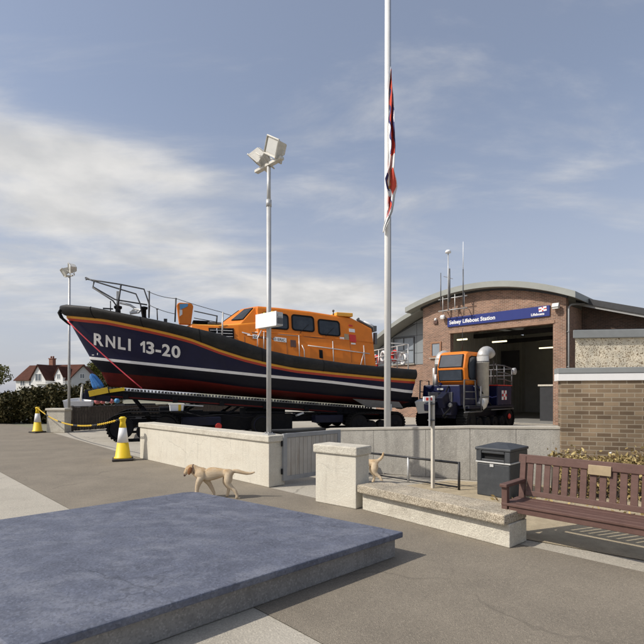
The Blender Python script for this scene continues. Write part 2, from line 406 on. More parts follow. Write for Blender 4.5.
# tarmac path between apron and pavement
sheet('path', [(-40, 47), (-40, 43.1), (-1.0, 4.1), (9, -5.9), (12.4, -5), (.30, 6.98), (-4.60, 11.92), (-11.25, 19.6), (-40, 49)], -.001, 'road_tarmac')
sheet('pavement', [(-45, 48.1), (-45, -8), (12, -8), (9, -5.9), (-1.0, 4.1), (-40, 43.1)], -.005, 'pave_concrete')
# sandy strip round the rail, bin and planter
sheet('sand_patch', [(.75, 8.0), (1.9, 8.6), (2.4, 8.85), (4.6, 8.2), (5.0, 7.0), (4.0, 4.0), (2.3, 5.3), (1.75, 5.9)], .003, 'sandy')

# ------------------------------------------------------------------ cream boundary wall
def wall_run(name, start, d, length, th, h, cap_h, over, mats, label, cat, nrm):
    """body + coping; start is the front bottom corner"""
    r = thing(name, label, cat, start, math.atan2(d.y, d.x))
    b = MB(); b.box((length/2, th/2, (h-cap_h)/2), (length, th, h-cap_h)); b.build('wall', mats[0], r, bevel=.008)
    c = MB(); c.box((length/2, th/2, h-cap_h/2), (length+2*over, th+2*over, cap_h)); c.build('coping', mats[1], r, bevel=.018)
    return r
P0 = gp(140, 458); P1 = gp(268.9, 487.5)
dw = (P1-P0).normalized(); Lw = (P1-P0).length
nw = Vector((-dw.y, dw.x, 0))          # points into the site
wall_run('cream_wall', P0, dw, Lw, .36, .90, .115, .035, ('cream_wall', 'cream_cap'),
         'long low cream painted wall with thick coping behind the walking dog', 'wall', nw)
# gate
gh = P1+nw*.29+dw*.03
ga = math.atan2(nw.y, nw.x)
g = thing('wooden_gate', 'open grey timber gate of vertical boards beside the cream wall', 'gate', gh, ga-math.radians(1))
fr = MB()
for x in (.04, 1.42): fr.box((x, 0, .50), (.08, .06, .84))
for z in (.12, .885): fr.box((.73, 0, z), (1.30, .055, .075))
fr.build('frame', 'gate_frame', g, bevel=.004)
bd = MB()
for i in range(13): bd.box((.13+i*.1, -.004+random.uniform(-.003, .003), .50), (.094, .022, .688))
bd.build('board_panel', 'gate_paint', g, bevel=.003)
for z in (.25, .75): MB().tube([(-.022, 0, z-.05), (-.022, 0, z+.05)], .014).build('hinge', 'grime_black', g)
lt = MB(); lt.box((1.36, -.045, .62), (.16, .02, .03)); lt.build('latch', 'grime_black', g)
# gate pier
Q0 = gp(315.5, 501.7); Q1 = gp(356, 509.3); dq = (Q1-Q0).normalized(); Lq = (Q1-Q0).length
r = thing('gate_pier', 'square cream gate pier with stone cap at the end of the pebble wall', 'pier', Q0, math.atan2(dq.y, dq.x))
b = MB(); b.box((Lq/2, .17, .375), (Lq, .34, .75)); b.build('shaft', 'cream_wall', r, bevel=.012)
b = MB(); b.box((Lq/2, .17, .815), (Lq+.06, .40, .128)); b.build('pier_cap', 'cream_cap', r, bevel=.02)
# low pebble-topped wall
S0 = gp(357, 484.6, .36); S1 = gp(505, 515.5, .36); ds = (S1-S0).normalized(); Ls = (S1-S0).length
S0b = S0.copy(); S0b.z = 0
r = thing('pebble_wall', 'low wall with broad pebble-finished coping running up to the bench', 'wall', S0b, math.atan2(ds.y, ds.x))
b = MB(); b.box((Ls/2+.02, .27, .125), (Ls-.02, .38, .25)); b.build('wall', 'cream_cap', r, bevel=.008)
b = MB()
npc = 1
for i in range(npc):
    b.box((Ls*(i+.5)/npc, .245, .305+.0015*(i % 2)), (Ls/npc-.008, .50, .11))
b.build('coping', 'pebble_cap', r, bevel=.015)
# grey retaining wall
A = at(326, 428.6, 10.15); B = at(470, 426.0, 8.9); Cc = at(566, 426.7, 8.25)
th = Vector((.10, .20, 0))
r = tag(MB().build('retaining_wall', 'grey_concrete'), 'plain grey concrete retaining wall behind the handrail and litter bin', 'wall')
bpy.data.objects.remove(r)
r = thing('retaining_wall', 'plain grey concrete retaining wall behind the handrail and litter bin', 'wall', (0, 0, 0))
b = MB(); pts = [A, A.lerp(B, .36), A.lerp(B, .72), B, B.lerp(Cc, .5), Cc]
for p, q in zip(pts, pts[1:]):
    e = (q-p); e.z = 0; e = e.normalized()*.0022
    p2, q2 = p+e, q-e
    vs = [Vector((p2.x, p2.y, 0)), Vector((q2.x, q2.y, 0)), q2-UP*.05, p2-UP*.05]
    b.prism(vs, th)
b.build('wall', 'grey_concrete', r, bevel=.006)
b = MB()
for p, q in zip(pts, pts[1:]):
    e = Vector((-.006, -.012, 0))
    b.prism([p-UP*.0485+e, q-UP*.0485+e, q+e, p+e], th*1.12)
b.build('coping', 'cap_concrete', r, bevel=.008)

# handrail
H1 = gp(459, 490.2); H1.z = 0; H0 = Vector((.80, 9.45, 0)); dh = (H1-H0)
r = thing('handrail', 'low dark tubular handrail on pale posts in front of the concrete wall', 'handrail', H0, 0)
zt = .46
b = MB(); b.tube([(0, 0, zt), dh+UP*zt], .021); b.build('top_rail', 'dark_rail', r)
b = MB(); b.tube([UP*.05+dh*.02, dh*.985+UP*.05], .016); b.build('bottom_rail', 'dark_rail', r)
for k in (.02, .52, 1.0):
    p = dh*k; b = MB(); b.tube([p+UP*-.02, p+UP*(zt if k < 1 else zt+.02)], .022); b.build('post', 'galv' if k < 1 else 'dark_rail', r)

# sign post beside the rail
sp = Vector(((432.8-CX)/F*8.15, 8.15, 0))
r = thing('sign_post', 'thin pale sign post rising behind the low pebble wall', 'sign post', sp, 0)
b = MB(); b.box((0, 0, .80), (.052, .052, 1.60), (0, 0, .5)); b.build('post', 'post_pale', r, bevel=.006)
b = MB(); b.box((-.062, -.055, 1.33), (.34, .02, .50), (0, 0, math.radians(73))); b.build('plate', 'galv', r, bevel=.004)
for z in (1.18, 1.46): MB().box((-.03, -.02, z), (.09, .09, .022), (0, 0, .5)).build('clip', 'grey_steel', r)
b = MB(); b.box((-.075, -.02, 1.545), (.20, .035, .085), (0, 0, .15), 0); b.box((-.075, -.04, 1.545), (.11, .01, .05), (0, 0, .15), 1)
b.build('notice', ['sign_white', 'bright_red'], r, bevel=.006)

# litter bin
bc = gp(476, 494.5); bd_ = G1; W = .56
r = thing('litter_bin', 'dark grey litter bin with sloping hood and pale band beside the bench', 'litter bin', bc, math.atan2(bd_.y, bd_.x))
Dp = .68
b = MB(); b.box((W/2, Dp/2, .265), (W*.97, Dp*.97, .53)); b.build('body', 'bin_grey', r, bevel=.02)
b = MB(); b.box((W/2, Dp/2, .545), (W+.01, Dp+.01, .024)); b.build('band', 'bin_label', r, bevel=.005)
b = MB()
for x in (.045, W-.045): b.box((x, Dp/2, .645), (.09, Dp, .175))
for y in (.012, Dp-.012): b.box((W/2, y, .578), (W-.18, .024, .041))
for y in (.012, Dp-.012): b.box((W/2, y, .709), (W-.18, .024, .047))
e = .015
b.add([(-e, -e, .733), (W+e, -e, .733), (W+e, Dp+e, .733), (-e, Dp+e, .733), (W*.3, Dp*.35, .835), (W*.7, Dp*.35, .835), (W*.7, Dp*.65, .835), (W*.3, Dp*.65, .835), (-e, -e, .775), (W+e, -e, .775), (W+e, Dp+e, .775), (-e, Dp+e, .775)],
      [(3, 2, 1, 0), (0, 1, 9, 8), (1, 2, 10, 9), (2, 3, 11, 10), (3, 0, 8, 11), (8, 9, 5, 4), (9, 10, 6, 5), (10, 11, 7, 6), (11, 8, 4, 7), (4, 5, 6, 7)])
b.build('hood', 'bin_grey', r, bevel=.012)
b = MB(); b.box((W/2, Dp/2, .63), (W-.19, Dp-.12, .13)); b.build('inner_liner', 'bin_hole', r)
b = MB(); b.box((W*.47, .002, .50), (.06, .01, .045)); b.build('badge', 'bin_label', r)

# bench
bs = Vector((2.0, 5.25, 0))
bdir = Vector((.70, -.714, 0)); LB = 1.75
r = thing('park_bench', 'brown slatted bench with arms and small tan plaque on the backrest', 'bench', bs, math.atan2(bdir.y, bdir.x))
SD = .45      # seat depth
b = MB()
for i in range(4): b.box((LB/2, .05+i*.112, .415+.002*(i % 2)), (LB, .104, .03))
b.build('seat', 'bench_wood', r, bevel=.006)
b = MB(); b.box((LB/2, .03, .37), (LB-.16, .03, .07)); b.build('apron_rail', 'bench_wood', r, bevel=.004)
for x in (.035, LB-.035):
    b = MB(); b.box((x, .035, .30), (.065, .065, .60)); b.build('leg', 'bench_wood', r, bevel=.005)
    b = MB(); b.bar((x, SD-.02, 0), (x, SD+.10, .90), .065, .065, up=Vector((1, 0, 0))); b.build('leg', 'bench_wood', r, bevel=.005)
    b = MB(); b.box((x, .235, .622), (.085, .53, .04)); b.build('arm', 'bench_wood', r, bevel=.01)
yb = lambda z: SD-.02+.12*z/.90
b = MB(); b.box((LB/2, yb(.87), .87), (LB+.04, .05, .10), (-.13, 0, 0)); b.build('top_rail', 'bench_wood', r, bevel=.008)
b = MB(); b.box((LB/2, yb(.48), .475), (LB-.14, .04, .06), (-.13, 0, 0)); b.build('bottom_rail', 'bench_wood', r, bevel=.006)
b = MB(); n = 17
for i in range(n):
    x = .115+i*(LB-.23)/(n-1)
    b.bar((x, yb(.46), .46), (x, yb(.85), .85), .066, .02, up=Vector((0, 1, 0)))
b.build('backrest', 'bench_wood', r, bevel=.004)
b = MB(); b.box((LB*.483, yb(.83)-.036, .825), (.22, .012, .105), (-.13, 0, 0)); b.build('plaque', 'plaque', r, bevel=.004)

# brick wall with white band at the right, planter of dry plants in front
w0 = at(561.5, 400, 8.15); w0.z = 0; wd = Vector((.955, -.297, 0)); LW = 4.2
r = thing('tan_brick_wall', 'tan brick wall with white band and grey coping behind the bench', 'wall', w0, math.atan2(wd.y, wd.x))
b = MB(); b.box((LW/2, .17, .93), (LW, .30, 1.86)); b.build('wall', 'brick_tan', r)
b = MB(); b.box((LW/2-.02, .17, 1.923), (LW+.08, .36, .125)); b.build('white_band', 'white_paint', r, bevel=.006)
b = MB(); b.box((LW/2-.02, .17, 2.035), (LW+.08, .38, .095)); b.build('coping', 'grey_fascia', r, bevel=.008)
pl = w0+wd*.02+Vector((-.297, -.955, 0))*.62
r = thing('planter', 'raised planter of dry brown and yellow plants below the tan brick wall', 'planter', pl, math.atan2(wd.y, wd.x))
b = MB(); b.box((.95, .26, .24), (2.3, .52, .48)); b.build('trough', 'dark_fence', r, bevel=.01)
b = MB(); b.box((.95, .26, .475), (2.22, .44, .03)); b.build('soil', 'soil', r)
b = MB(); pts = []
for i in range(3600):
    x = random.uniform(-.25, 2.1); k = .5+.5*math.sin(x*9+1)*math.sin(x*4.1)
    pts.append(Vector((x+random.gauss(0, .03), random.uniform(-.12, .54), .44+abs(random.gauss(0, .10))*(.7+.6*k))))
pts += [Vector((random.uniform(-.2, 2.1), random.uniform(-.22, .0), random.uniform(.02, .5))) for _ in range(1500)]
leaves(b, pts, .034); b.build('foliage', 'dry_leaf', r, fix=False)
# scattered leaves on the sand
b = MB(); pts = [Vector((random.uniform(2.6, 4.6), random.uniform(5.2, 8.0), .012+random.random()*.02)) for _ in range(320)]
pts = [p for p in pts if p.y > 9.0-p.x*1.0+.3]
leaves(b, pts, .035, flat=.9); o = b.build('leaf_litter', 'dry_leaf', fix=False)
tag(o, 'dry fallen leaves scattered on the sand behind the bench', 'leaves', kind='stuff')

# blue-grey slab in the near foreground
SZ = .26
c0 = gp(193, 490.8, SZ); e1 = (gp(70, 509, SZ)-c0); e2 = (gp(316.6, 514.8, SZ)-c0)
d1 = e1.normalized(); d2 = e2.normalized()
L1, L2 = 3.3, 3.3
poly = [c0+d1*.0, c0+d1*L1, c0+d1*L1+d2*L2, c0+d2*L2]
# softened far corner
k = .16
top = [c0+d1*k, c0+d1*L1, c0+d1*L1+d2*L2, c0+d2*L2, c0+d2*k, c0+(d1+d2)*.045]
r = thing('stone_plinth', 'broad weathered blue-grey slab on a low plinth nearest the viewer', 'plinth', (c0.x, c0.y, 0))
O = Vector((c0.x, c0.y, 0))
b = MB(); b.prism([p-O-UP*.06 for p in top], UP*.06); b.build('slab', 'slab_lead', r, bevel=.012)
cen = sum((p for p in top), Vector())/len(top)
b = MB(); b.prism([cen+(p-cen)*.97-O-UP*cen.z for p in top], UP*(cen.z-.063)); b.build('base', 'slab_side', r, bevel=.01)

# ------------------------------------------------------------------ lamp posts and flagpole
def floodlight(parent, pos, face, up_hint=UP, s=1.0):
    """box lamp looking along face"""
    f = Vector(face).normalized(); x = f.cross(up_hint).normalized(); z = x.cross(f)
    R = Matrix((x, f, z)).transposed()
    def T(p): return Vector(pos)+R @ (Vector(p)*s)
    b = MB()
    w, d, h = .36, .20, .27
    fr_ = [(-w/2, d/2, -h/2), (w/2, d/2, -h/2), (w/2, d/2, h/2), (-w/2, d/2, h/2)]
    bk = [(-w/2*.72, -d/2, -h/2*.6), (w/2*.72, -d/2, -h/2*.6), (w/2*.72, -d/2, h/2*.75), (-w/2*.72, -d/2, h/2*.75)]
    b.add([T(p) for p in fr_+bk], [(0, 1, 2, 3), (7, 6, 5, 4), (4, 5, 1, 0), (5, 6, 2, 1), (6, 7, 3, 2), (7, 4, 0, 3)])
    for a_, c_ in (((-w/2-.01, d/2+.008, h/2+.006), (w/2+.01, d/2+.008, h/2+.006)), ((-w/2-.01, d/2+.008, -h/2-.006), (w/2+.01, d/2+.008, -h/2-.006))):
        b.bar(T(a_), T(c_), .03*s, .025*s, up=z)
    for q in (-1, 1): b.bar(T((q*(w/2+.006), d/2+.008, -h/2)), T((q*(w/2+.006), d/2+.008, h/2)), .025*s, .03*s, up=z)
    for i in range(5): b.bar(T((-.1+.05*i, -d/2-.012, -.07)), T((-.1+.05*i, -d/2-.012, .09)), .012*s, .03*s, up=x)
    sh = b.build('floodlight', 'lamp_shell', parent, bevel=.008*s)
    b = MB(); b.add([T((-w/2+.03, d/2+.004, -h/2+.03)), T((w/2-.03, d/2+.004, -h/2+.03)), T((w/2-.03, d/2+.004, h/2-.03)), T((-w/2+.03, d/2+.004, h/2-.03))], [(0, 1, 2, 3)])
    b.build('lens', 'lamp_glass', sh)
    b = MB()
    for q in (-1, 1): b.tube([T((q*(w/2+.025), 0, 0)), T((q*(w/2+.025), -.02, -h/2-.07))], .012*s, 6)
    b.tube([T((-(w/2+.025), -.02, -h/2-.07)), T(((w/2+.025), -.02, -h/2-.07))], .012*s, 6)
    b.build('bracket', 'lamp_shell', sh)
lp = Vector((-.955, 8.44, .90))
r = thing('lamp_post', 'tall pale lamp post with two floodlights standing on the cream wall', 'lamp post', lp)
H = at(270, 165, 8.44).z-.90
b = MB(); b.tube([(0, 0, 0), (0, 0, H*.86)], .043, 14); b.tube([(0, 0, H*.855), (0, 0, H)], .035, 14); b.tube([(0, 0, H*.845), (0, 0, H*.87)], .05, 14); b.build('pole', 'galv', r)
b = MB(); b.box((0, 0, .012), (.17, .17, .024), (0, 0, .78))
for a_ in range(4): b.tube([(.06*math.cos(a_*PI/2), .06*math.sin(a_*PI/2), .02), (.06*math.cos(a_*PI/2), .06*math.sin(a_*PI/2), .05)], .01, 6)
b.build('base_plate', 'galv', r)
arm = G1*.37
b = MB(); b.bar(-arm+UP*(H-.005), arm+UP*(H+.0), .09, .05); b.build('crossarm', 'lamp_shell', r, bevel=.006)
floodlight(r, -G1*.22+UP*(H+.20), (-.62, .22, -.72), s=1.0)
floodlight(r, G1*.22+UP*(H+.23), (-.72, -.60, -.12), up_hint=Vector((.45, -.3, .8)), s=1.02)
# white box on the lamp post
bx0 = at(257, 323, 8.42)
bz = at(268, 320, 8.2).z
cpos = lp+Vector((-.707, -.707, 0))*.10+G1*.13
r = thing('control_box', 'white rectangular box with grey end fixed to the tall lamp post', 'box', (cpos.x, cpos.y, bz), math.atan2(-.7071, .7071))
b = MB(); b.box((.02, -.005, 0), (.56, .15, .235)); b.build('housing', 'galv', r, bevel=.008)
b = MB(); b.box((.02, -.086, 0), (.58, .012, .25)); b.build('front_panel', 'white_paint', r, bevel=.003)
b = MB(); b.box((.306, 0, .06), (.014, .10, .05), mi=0); b.box((.306, 0, -.035), (.012, .11, .10), mi=1); b.build('end_label', ['bin_label', 'grey_steel'], r)
for x in (-.09, .13): MB().box((x, -.02, .135), (.05, .05, .03)).build('lug', 'chain_yellow', r, bevel=.006)
for z in (-.07, .07): MB().lathe((-.13, .10, z-.02), UP, [(.055, 0), (.055, .04)], 14).build('clamp', 'galv', r)
# smaller lamp post on the left
r = thing('lamp_post', 'thin distant lamp post rising behind the bow of the boat', 'lamp post', (-11.15, 20.7, 0))
H = at(70, 276, 20.7).z
b = MB(); b.tube([(0, 0, 0), (.03, 0, H)], [.06, .045], 10); b.build('pole', 'galv', r)
b = MB(); b.bar(Vector((-.22, .1, H)), Vector((.22, -.1, H)), .08, .05); b.build('crossarm', 'lamp_shell', r)
floodlight(r, Vector((-.16, .06, H+.22)), (-.6, -.5, -.5), s=1.15)
floodlight(r, Vector((.22, -.1, H+.32)), (-.72, -.60, -.12), up_hint=Vector((.45, -.3, .8)), s=1.15)

# flagpole + flag
fp = Vector(((387.4-CX)/F*11.4, 11.4, 0)); TOPZ = at(387, -22, 11.4).z
r = thing('flagpole', 'tall white flagpole standing behind the concrete retaining wall', 'flagpole', fp)
b = MB(); b.tube([(0, 0, 0), (0, 0, TOPZ)], [.082, .062], 18); b.build('pole', 'pole_white', r)
b = MB(); b.lathe((0, 0, TOPZ), UP, [(.05, 0), (.05, .03), (.10, .05), (.12, .11), (.10, .17), (.03, .2)], 16); b.build('finial', 'stripe_yellow', r)
b = MB(); b.tube([(.072, -.03, 1.3), (.078, -.03, 4), (.07, -.03, TOPZ-.05)], .007, 5); b.build('halyard', 'rope_grey', r)
b = MB(); b.box((.085, -.03, 1.3), (.03, .03, .16)); b.build('cleat', 'galv', r)
# flag: limp folded cloth, vertical strip of folds
def px(u, v): return at(u, v, 11.36)
left = [(72, 389.5), (95, 388), (128, 388), (145, 388.4), (158, 389), (168, 388.2), (176, 386.0), (182, 384.0), (188, 385), (198, 387.8), (208, 388.2), (216, 386.8), (222, 384.6), (228, 383.2), (233, 382.8)]
right = [(72, 391), (95, 393), (128, 393), (136, 394.2), (148, 395.0), (156, 394.6), (163, 394.2), (172, 394.0), (180, 396.3), (187, 397.2), (195, 395), (205, 393.6), (213, 392.0), (220, 389.2), (228, 385.6), (233, 383.4)]
b = MB(); rows = []; cols = []
NV, NU = 220, 44
for i in range(NV+1):
    v = 72+(233-72)*i/NV; row = []
    ul, ur = lin(left, v), lin(right, v)
    for j in range(NU+1):
        q = j/NU
        p = px(ul+(ur-ul)*q, v)
        p.y += -.09+.07*math.sin(q*9.5+v*.06)+.035*math.sin(q*5-v*.11)
        row.append(p-fp)
    rows.append(row)
def flagcol(v, q):
    # red cross arms edged with blue, caught in the folds; white field elsewhere
    w_ = .05*math.sin(v*.35)
    if v < 157:
        a_, b_ = .34+w_*2, .80+w_+(v-128)*.002
        if a_ < q < b_: return 1
        if a_-.16 < q < b_+.18: return 2
    elif v < 170:
        if abs(q-.22-(v-157)*.01) < .09: return 1
    elif v < 198:
        d_ = (v-183)/15.0
        lo = .18+.25*abs(d_); hi = .98-.38*d_*d_
        if lo+.12 < q < hi-.03 and not (q < .45 and v < 186): return 1
        if lo < q < .5 and v < 190: return 3
        if q < lo and v > 176 and v < 192: return 2
        if v < 179 and .25 < q < .6: return 2
    elif v < 218:
        if abs(q-.22-.1*math.sin(v*.4)) < .16: return 1
        if abs(q-.22-.1*math.sin(v*.4)) < .25: return 2
    return 0
n = NU+1
b.add([p for rw in rows for p in rw], [], 0)
for i in range(NV):
    v = 72+(233-72)*(i+.5)/NV
    for j in range(NU):
        b.f.append((i*n+j, i*n+j+1, (i+1)*n+j+1, (i+1)*n+j)); b.m.append(flagcol(v, (j+.5)/NU)); b.sm.append(True)
mat('flag_white', (.78, .77, .75), .85, .05, 6); mat('flag_red', (.62, .075, .04), .85, .1, 6); mat('flag_blue', (.045, .05, .16), .85, .1, 6); mat('flag_gold', (.55, .32, .06), .85, .15, 9)
o = b.build('flag', ['flag_white', 'flag_red', 'flag_blue', 'flag_gold'])
so = o.modifiers.new('thick', 'SOLIDIFY'); so.thickness = .006
o.location = fp
tag(o, 'white flag with red and blue cross hanging limp on the flagpole', 'flag')
# ------------------------------------------------------------------ lifeboat
BC = Vector((3.13, 21.67, 0)); BF = Vector((-.9404, -.3401, 0)).normalized(); BP = Vector((-BF.y, BF.x, 0))
BP = Vector((.3401, -.9404, 0)).normalized()
BYAW = math.atan2(BF.y, BF.x)
# local frame: x forward, y = left of forward (port, towards the viewer), z up
def wl(s, t, z=0): return BC+BF*s+BP*t+UP*z
def uv(p): return CX+F*p.x/p.y, HV-F*(p.z-CH)/p.y
def zfrom(s, t, v):
    p = wl(s, t); return CH+(HV-v)/F*p.y
def s_at(u, t):
    k = (u-CX)/F
    # solve for s on the line t
    return ((BC.x+BP.x*t)-k*(BC.y+BP.y*t))/(k*BF.y-BF.x)
T_rail = [(62, 305.5), (67, 304.6), (92, 307), (119, 312.5), (154, 319.5), (190, 327), (215, 332.8), (244, 342), (269, 350.5), (290, 355), (310, 358), (347, 363.5), (414, 369.6)]
T_str = [(66, 315.5), (104.5, 319.2), (149, 328.2), (170, 333), (190, 338.2), (219.7, 349.5), (244, 357), (267, 362.6), (294, 368.0), (330, 372.0), (384.5, 377.2), (414, 379.4)]
T_wht = [(89.6, 358.0), (140, 363.2), (190, 368.3), (260, 375.4), (330, 381.9), (384, 388.4), (410, 391.8)]
T_red = [(101, 372), (190, 379.8), (244, 387), (330, 395.5), (410, 402)]
NK = 46; LB_ = 13.4
def halfbeam(s, W, L, s0, p, q):
    if s <= s0: return W
    x = (s-s0)/(L-s0)
    return W*max(0.0, 1-x**p)**q
LEV = {  # W, L, s0, p, q
    'chine': (1.78, 12.10, 3.0, 2.0, .95), 'wht': (2.02, 12.49, 3.0, 2.1, .85),
    'strb': (2.19, 13.18, 4.0, 2.4, .78), 'str': (2.22, 13.25, 4.0, 2.5, .74), 'rail': (2.24, 13.38, 4.0, 2.6, .66)}
def level(nm, tab, dv=0.0):
    W, L, s0, p, q = LEV[nm]; out = []
    for k in range(NK+1):
        x = k/NK; s = L*(1-(1-x)**1.35) if x < 1 else L
        t = halfbeam(s, W, L, s0, p, q)
        w = wl(s, t); u = CX+F*w.x/w.y
        z = CH+(HV-(lin(tab, u)+dv))/F*w.y
        out.append(Vector((s, t, z)))
    return out
Prail = level('rail', T_rail); Pstr = level('str', T_str); Pw1 = level('wht', T_wht, -1.4); Pw2 = level('wht', T_wht, 1.4); Pch = level('chine', T_red)
def off(a, d): return [Vector((p.x, p.y, p.z+d)) for p in a]
Pst2 = off(Pstr, -.085); Pst3 = level('strb', T_str); Pst3 = [Vector((p.x, p.y, q.z-.175)) for p, q in zip(Pst3, Pstr)]
Pkeel = []
for k in range(NK+1):
    x = k/NK; s = 11.85*(1-(1-x)**1.35) if x < 1 else 11.85
    Pkeel.append(Vector((s, .0, .98+.077*s)))
boat = thing('lifeboat', 'orange and navy lifeboat numbered RNLI 13-20 raised on its carriage', 'lifeboat', BC, BYAW)
def mir(a): return [Vector((p.x, -p.y, p.z)) for p in a]
hb = MB()
for sgn in (0, 1):
    ff = (lambda a: a) if sgn == 0 else mir
    def sub(a, b_, n):
        return [[p.lerp(q, i/n) for p, q in zip(a, b_)] for i in range(n+1)]
    hb.grid([ff(r_) for r_ in sub(Pkeel, Pch, 4)], 1)
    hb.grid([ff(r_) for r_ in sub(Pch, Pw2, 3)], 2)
    hb.grid([ff(Pw2), ff(Pw1)], 3)
    hb.grid([ff(r_) for r_ in sub(Pw1, Pst3, 6)], 0)
    hb.grid([ff(Pst3), ff(Pst2)], 5)
    hb.grid([ff(Pst2), ff(Pstr)], 4)
    hb.grid([ff(Pstr), ff(Prail)], 0)
# transom
prof = [Pkeel[0], Pch[0], Pw2[0], Pw1[0], Pst3[0], Pst2[0], Pstr[0], Prail[0]]
pm = mir(prof)
tv = prof+pm; n = len(prof)
hb.add(tv, [(i, i+1, n+i+1, n+i) for i in range(n-1)], 0)
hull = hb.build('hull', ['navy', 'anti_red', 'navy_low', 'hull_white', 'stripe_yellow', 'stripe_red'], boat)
# deck
db = MB(); dz = .16
rowp = [Vector((p.x, max(0, p.y-.02), p.z-dz)) for p in Prail]
db.grid([rowp, [Vector((p.x, 0, p.z+.05)) for p in rowp], mir(rowp)])
db.build('deck', 'deck_grey', boat)
# black fender belt
full = Prail+mir(Prail)[::-1][1:]; full2 = Pstr+mir(Pstr)[::-1][1:]
nn = len(full); rows = [[] for _ in range(9)]
for i in range(nn):
    a_ = full[max(0, i-1)]; c_ = full[min(nn-1, i+1)]
    d_ = (c_-a_); d_.z = 0; d_.normalize(); nrm = Vector((-d_.y, d_.x, 0))
    mid = full[i]
    if nrm.dot(Vector((mid.x-6, mid.y*3, 0))) < 0: nrm = -nrm
    p, q = full2[i], full[i]
    for j in range(9):
        ang = -PI/2+PI*j/8+.0
        base = p.lerp(q, .5+.5*math.sin(ang))
        rows[j].append(base+nrm*(.02+.13*math.cos(ang)))
    # inner lip
rows.append([q+(Vector((6, 0, 0))-q).normalized()*.14 for q in full]); rows[-1] = [Vector((a.x, a.y, b_.z-.02)) for a, b_ in zip(rows[-1], full)]
fb = MB(); fb.grid(rows)
# joints in the belt
belt = fb.build('fender', 'fender_black', boat)
jb = MB()
for i in range(4, NK-3, 7):
    pts = [rows[j][i]+(rows[j][i]-full[i].lerp(full2[i], .5))*.02 for j in range(9)]
    MB().tube(pts, .012, 5).build('belt_joint', 'rubber', belt)
# bow eye loop
for q in (1, -1):
    tip = Vector((13.30, 0, Prail[-1].z-.20))
    MB().tube([tip+Vector((.12, .10*q, .02)), tip+Vector((.17, .16*q, -.10)), tip+Vector((.10, .17*q, -.26)), tip+Vector((-.06, .13*q, -.40)), tip+Vector((-.16, .06*q, -.47))], .05, 8).build('bow_fender', 'rubber', boat)
# hull lettering, wrapped on the topsides
def hullpt(x, h):
    """x along the columns 0..NK, h from the white line 0 to the stripes 1"""
    i = min(NK-1, max(0, int(x))); f = x-i
    a_ = Pw1[i].lerp(Pw1[i+1], f); b_ = Pst3[i].lerp(Pst3[i+1], f)
    return a_.lerp(b_, h)
def hull_solve(u, v):
    x, h = NK*.7, .5
    def pr(x, h):
        p = hullpt(x, h); return uv(wl(p.x, p.y, p.z))
    for _ in range(40):
        u0, v0 = pr(x, h); e = 1e-3
        u1, v1 = pr(x+e, h); u2, v2 = pr(x, h+e)
        a_, c_, b_, d_ = (u1-u0)/e, (v1-v0)/e, (u2-u0)/e, (v2-v0)/e
        det = a_*d_-b_*c_
        if abs(det) < 1e-9: break
        du, dv = u-u0, v-v0
        x += max(-3, min(3, (du*d_-b_*dv)/det)); h += max(-.3, min(.3, (a_*dv-c_*du)/det))
        x = max(0, min(NK-.01, x))
    return x, h
def glyph(chs):
    out_v = []; out_f = []
    for c_, ua, ub in chs:
        if c_ == '1':
            gv = [Vector(p) for p in ((.30, 0, 0), (.52, 0, 0), (.52, .70, 0), (.34, .70, 0), (.0, .50, 0), (.09, .36, 0), (.30, .47, 0))]; gf = [(0, 1, 2, 3, 6), (3, 4, 5, 6)]
        else: gv, gf = text2d(c_, 1.0, .030)
        xa, xb = min(v.x for v in gv), max(v.x for v in gv)
        o_ = len(out_v); out_v += [Vector((ua+(v.x-xa)/(xb-xa)*(ub-ua), v.y/.70, 0)) for v in gv]; out_f += [tuple(i+o_ for i in f) for f in gf]
    return out_v, out_f
GL = [('hull_letters', [('R', 94.0, 103.9), ('N', 105.9, 115.4), ('L', 118.2, 125.8), ('I', 128.4, 130.9)]), ('hull_number', [('1', 140.2, 145.2), ('3', 146.4, 154.4), ('-', 155.6, 161.2), ('2', 162.2, 170.5), ('0', 171.6, 180.5)])]
for gname, chs in GL:
  vs, fs = glyph(chs)
  me = bpy.data.meshes.new('tmp'); me.from_pydata([tuple(v) for v in vs], [], fs)
  b_ = bmesh.new(); b_.from_mesh(me)
  bmesh.ops.triangulate(b_, faces=b_.faces[:])
  bmesh.ops.remove_doubles(b_, verts=b_.verts, dist=1e-4)
  for _ in range(2):
      lg = [e for e in b_.edges if e.calc_length() > 1.2]
      bmesh.ops.subdivide_edges(b_, edges=lg, cuts=1)
      bmesh.ops.triangulate(b_, faces=b_.faces[:])
  vs = [v.co.copy() for v in b_.verts]; b_.verts.index_update(); fs = [tuple(v.index for v in f.verts) for f in b_.faces]; b_.free()
  bpy.data.meshes.remove(me)
  T_base = [(92, 344.0), (130, 350.3), (180.5, 357.8)]
  lp_ = []
  for v in vs:
      u = v.x
      vv = lin(T_base, u)-v.y*11.3
      x, h = hull_solve(u, vv)
      p = hullpt(x, h)
      pa, pb, pc = hullpt(min(NK-.02, x+.01), h), hullpt(max(0, x-.01), h), hullpt(x, h+.01)
      nr = (pa-pb).cross(pc-p).normalized()
      if nr.y < 0: nr = -nr
      lp_.append(p+nr*.014)
  lt = MB(); lt.add(lp_, fs); lt.build(gname, 'hull_white', boat, fix=False)
# small marks on the bow by the white line
mk = MB()
for (u, v, a_, c_) in ((93, 355, 2.2, .9), (97.5, 354, .9, 2.0), (97, 361.3, 3, .8)):
    q = []
    for du, dv in ((-a_, -c_), (a_, -c_), (a_, c_), (-a_, c_)):
        x, h = hull_solve(u+du/2, v+dv/2); q.append(hullpt(x, h)+Vector((0, .016, 0)))
    MB().add(q, [(0, 1, 2, 3)]).build('draught_mark', 'hull_white', boat, fix=False)

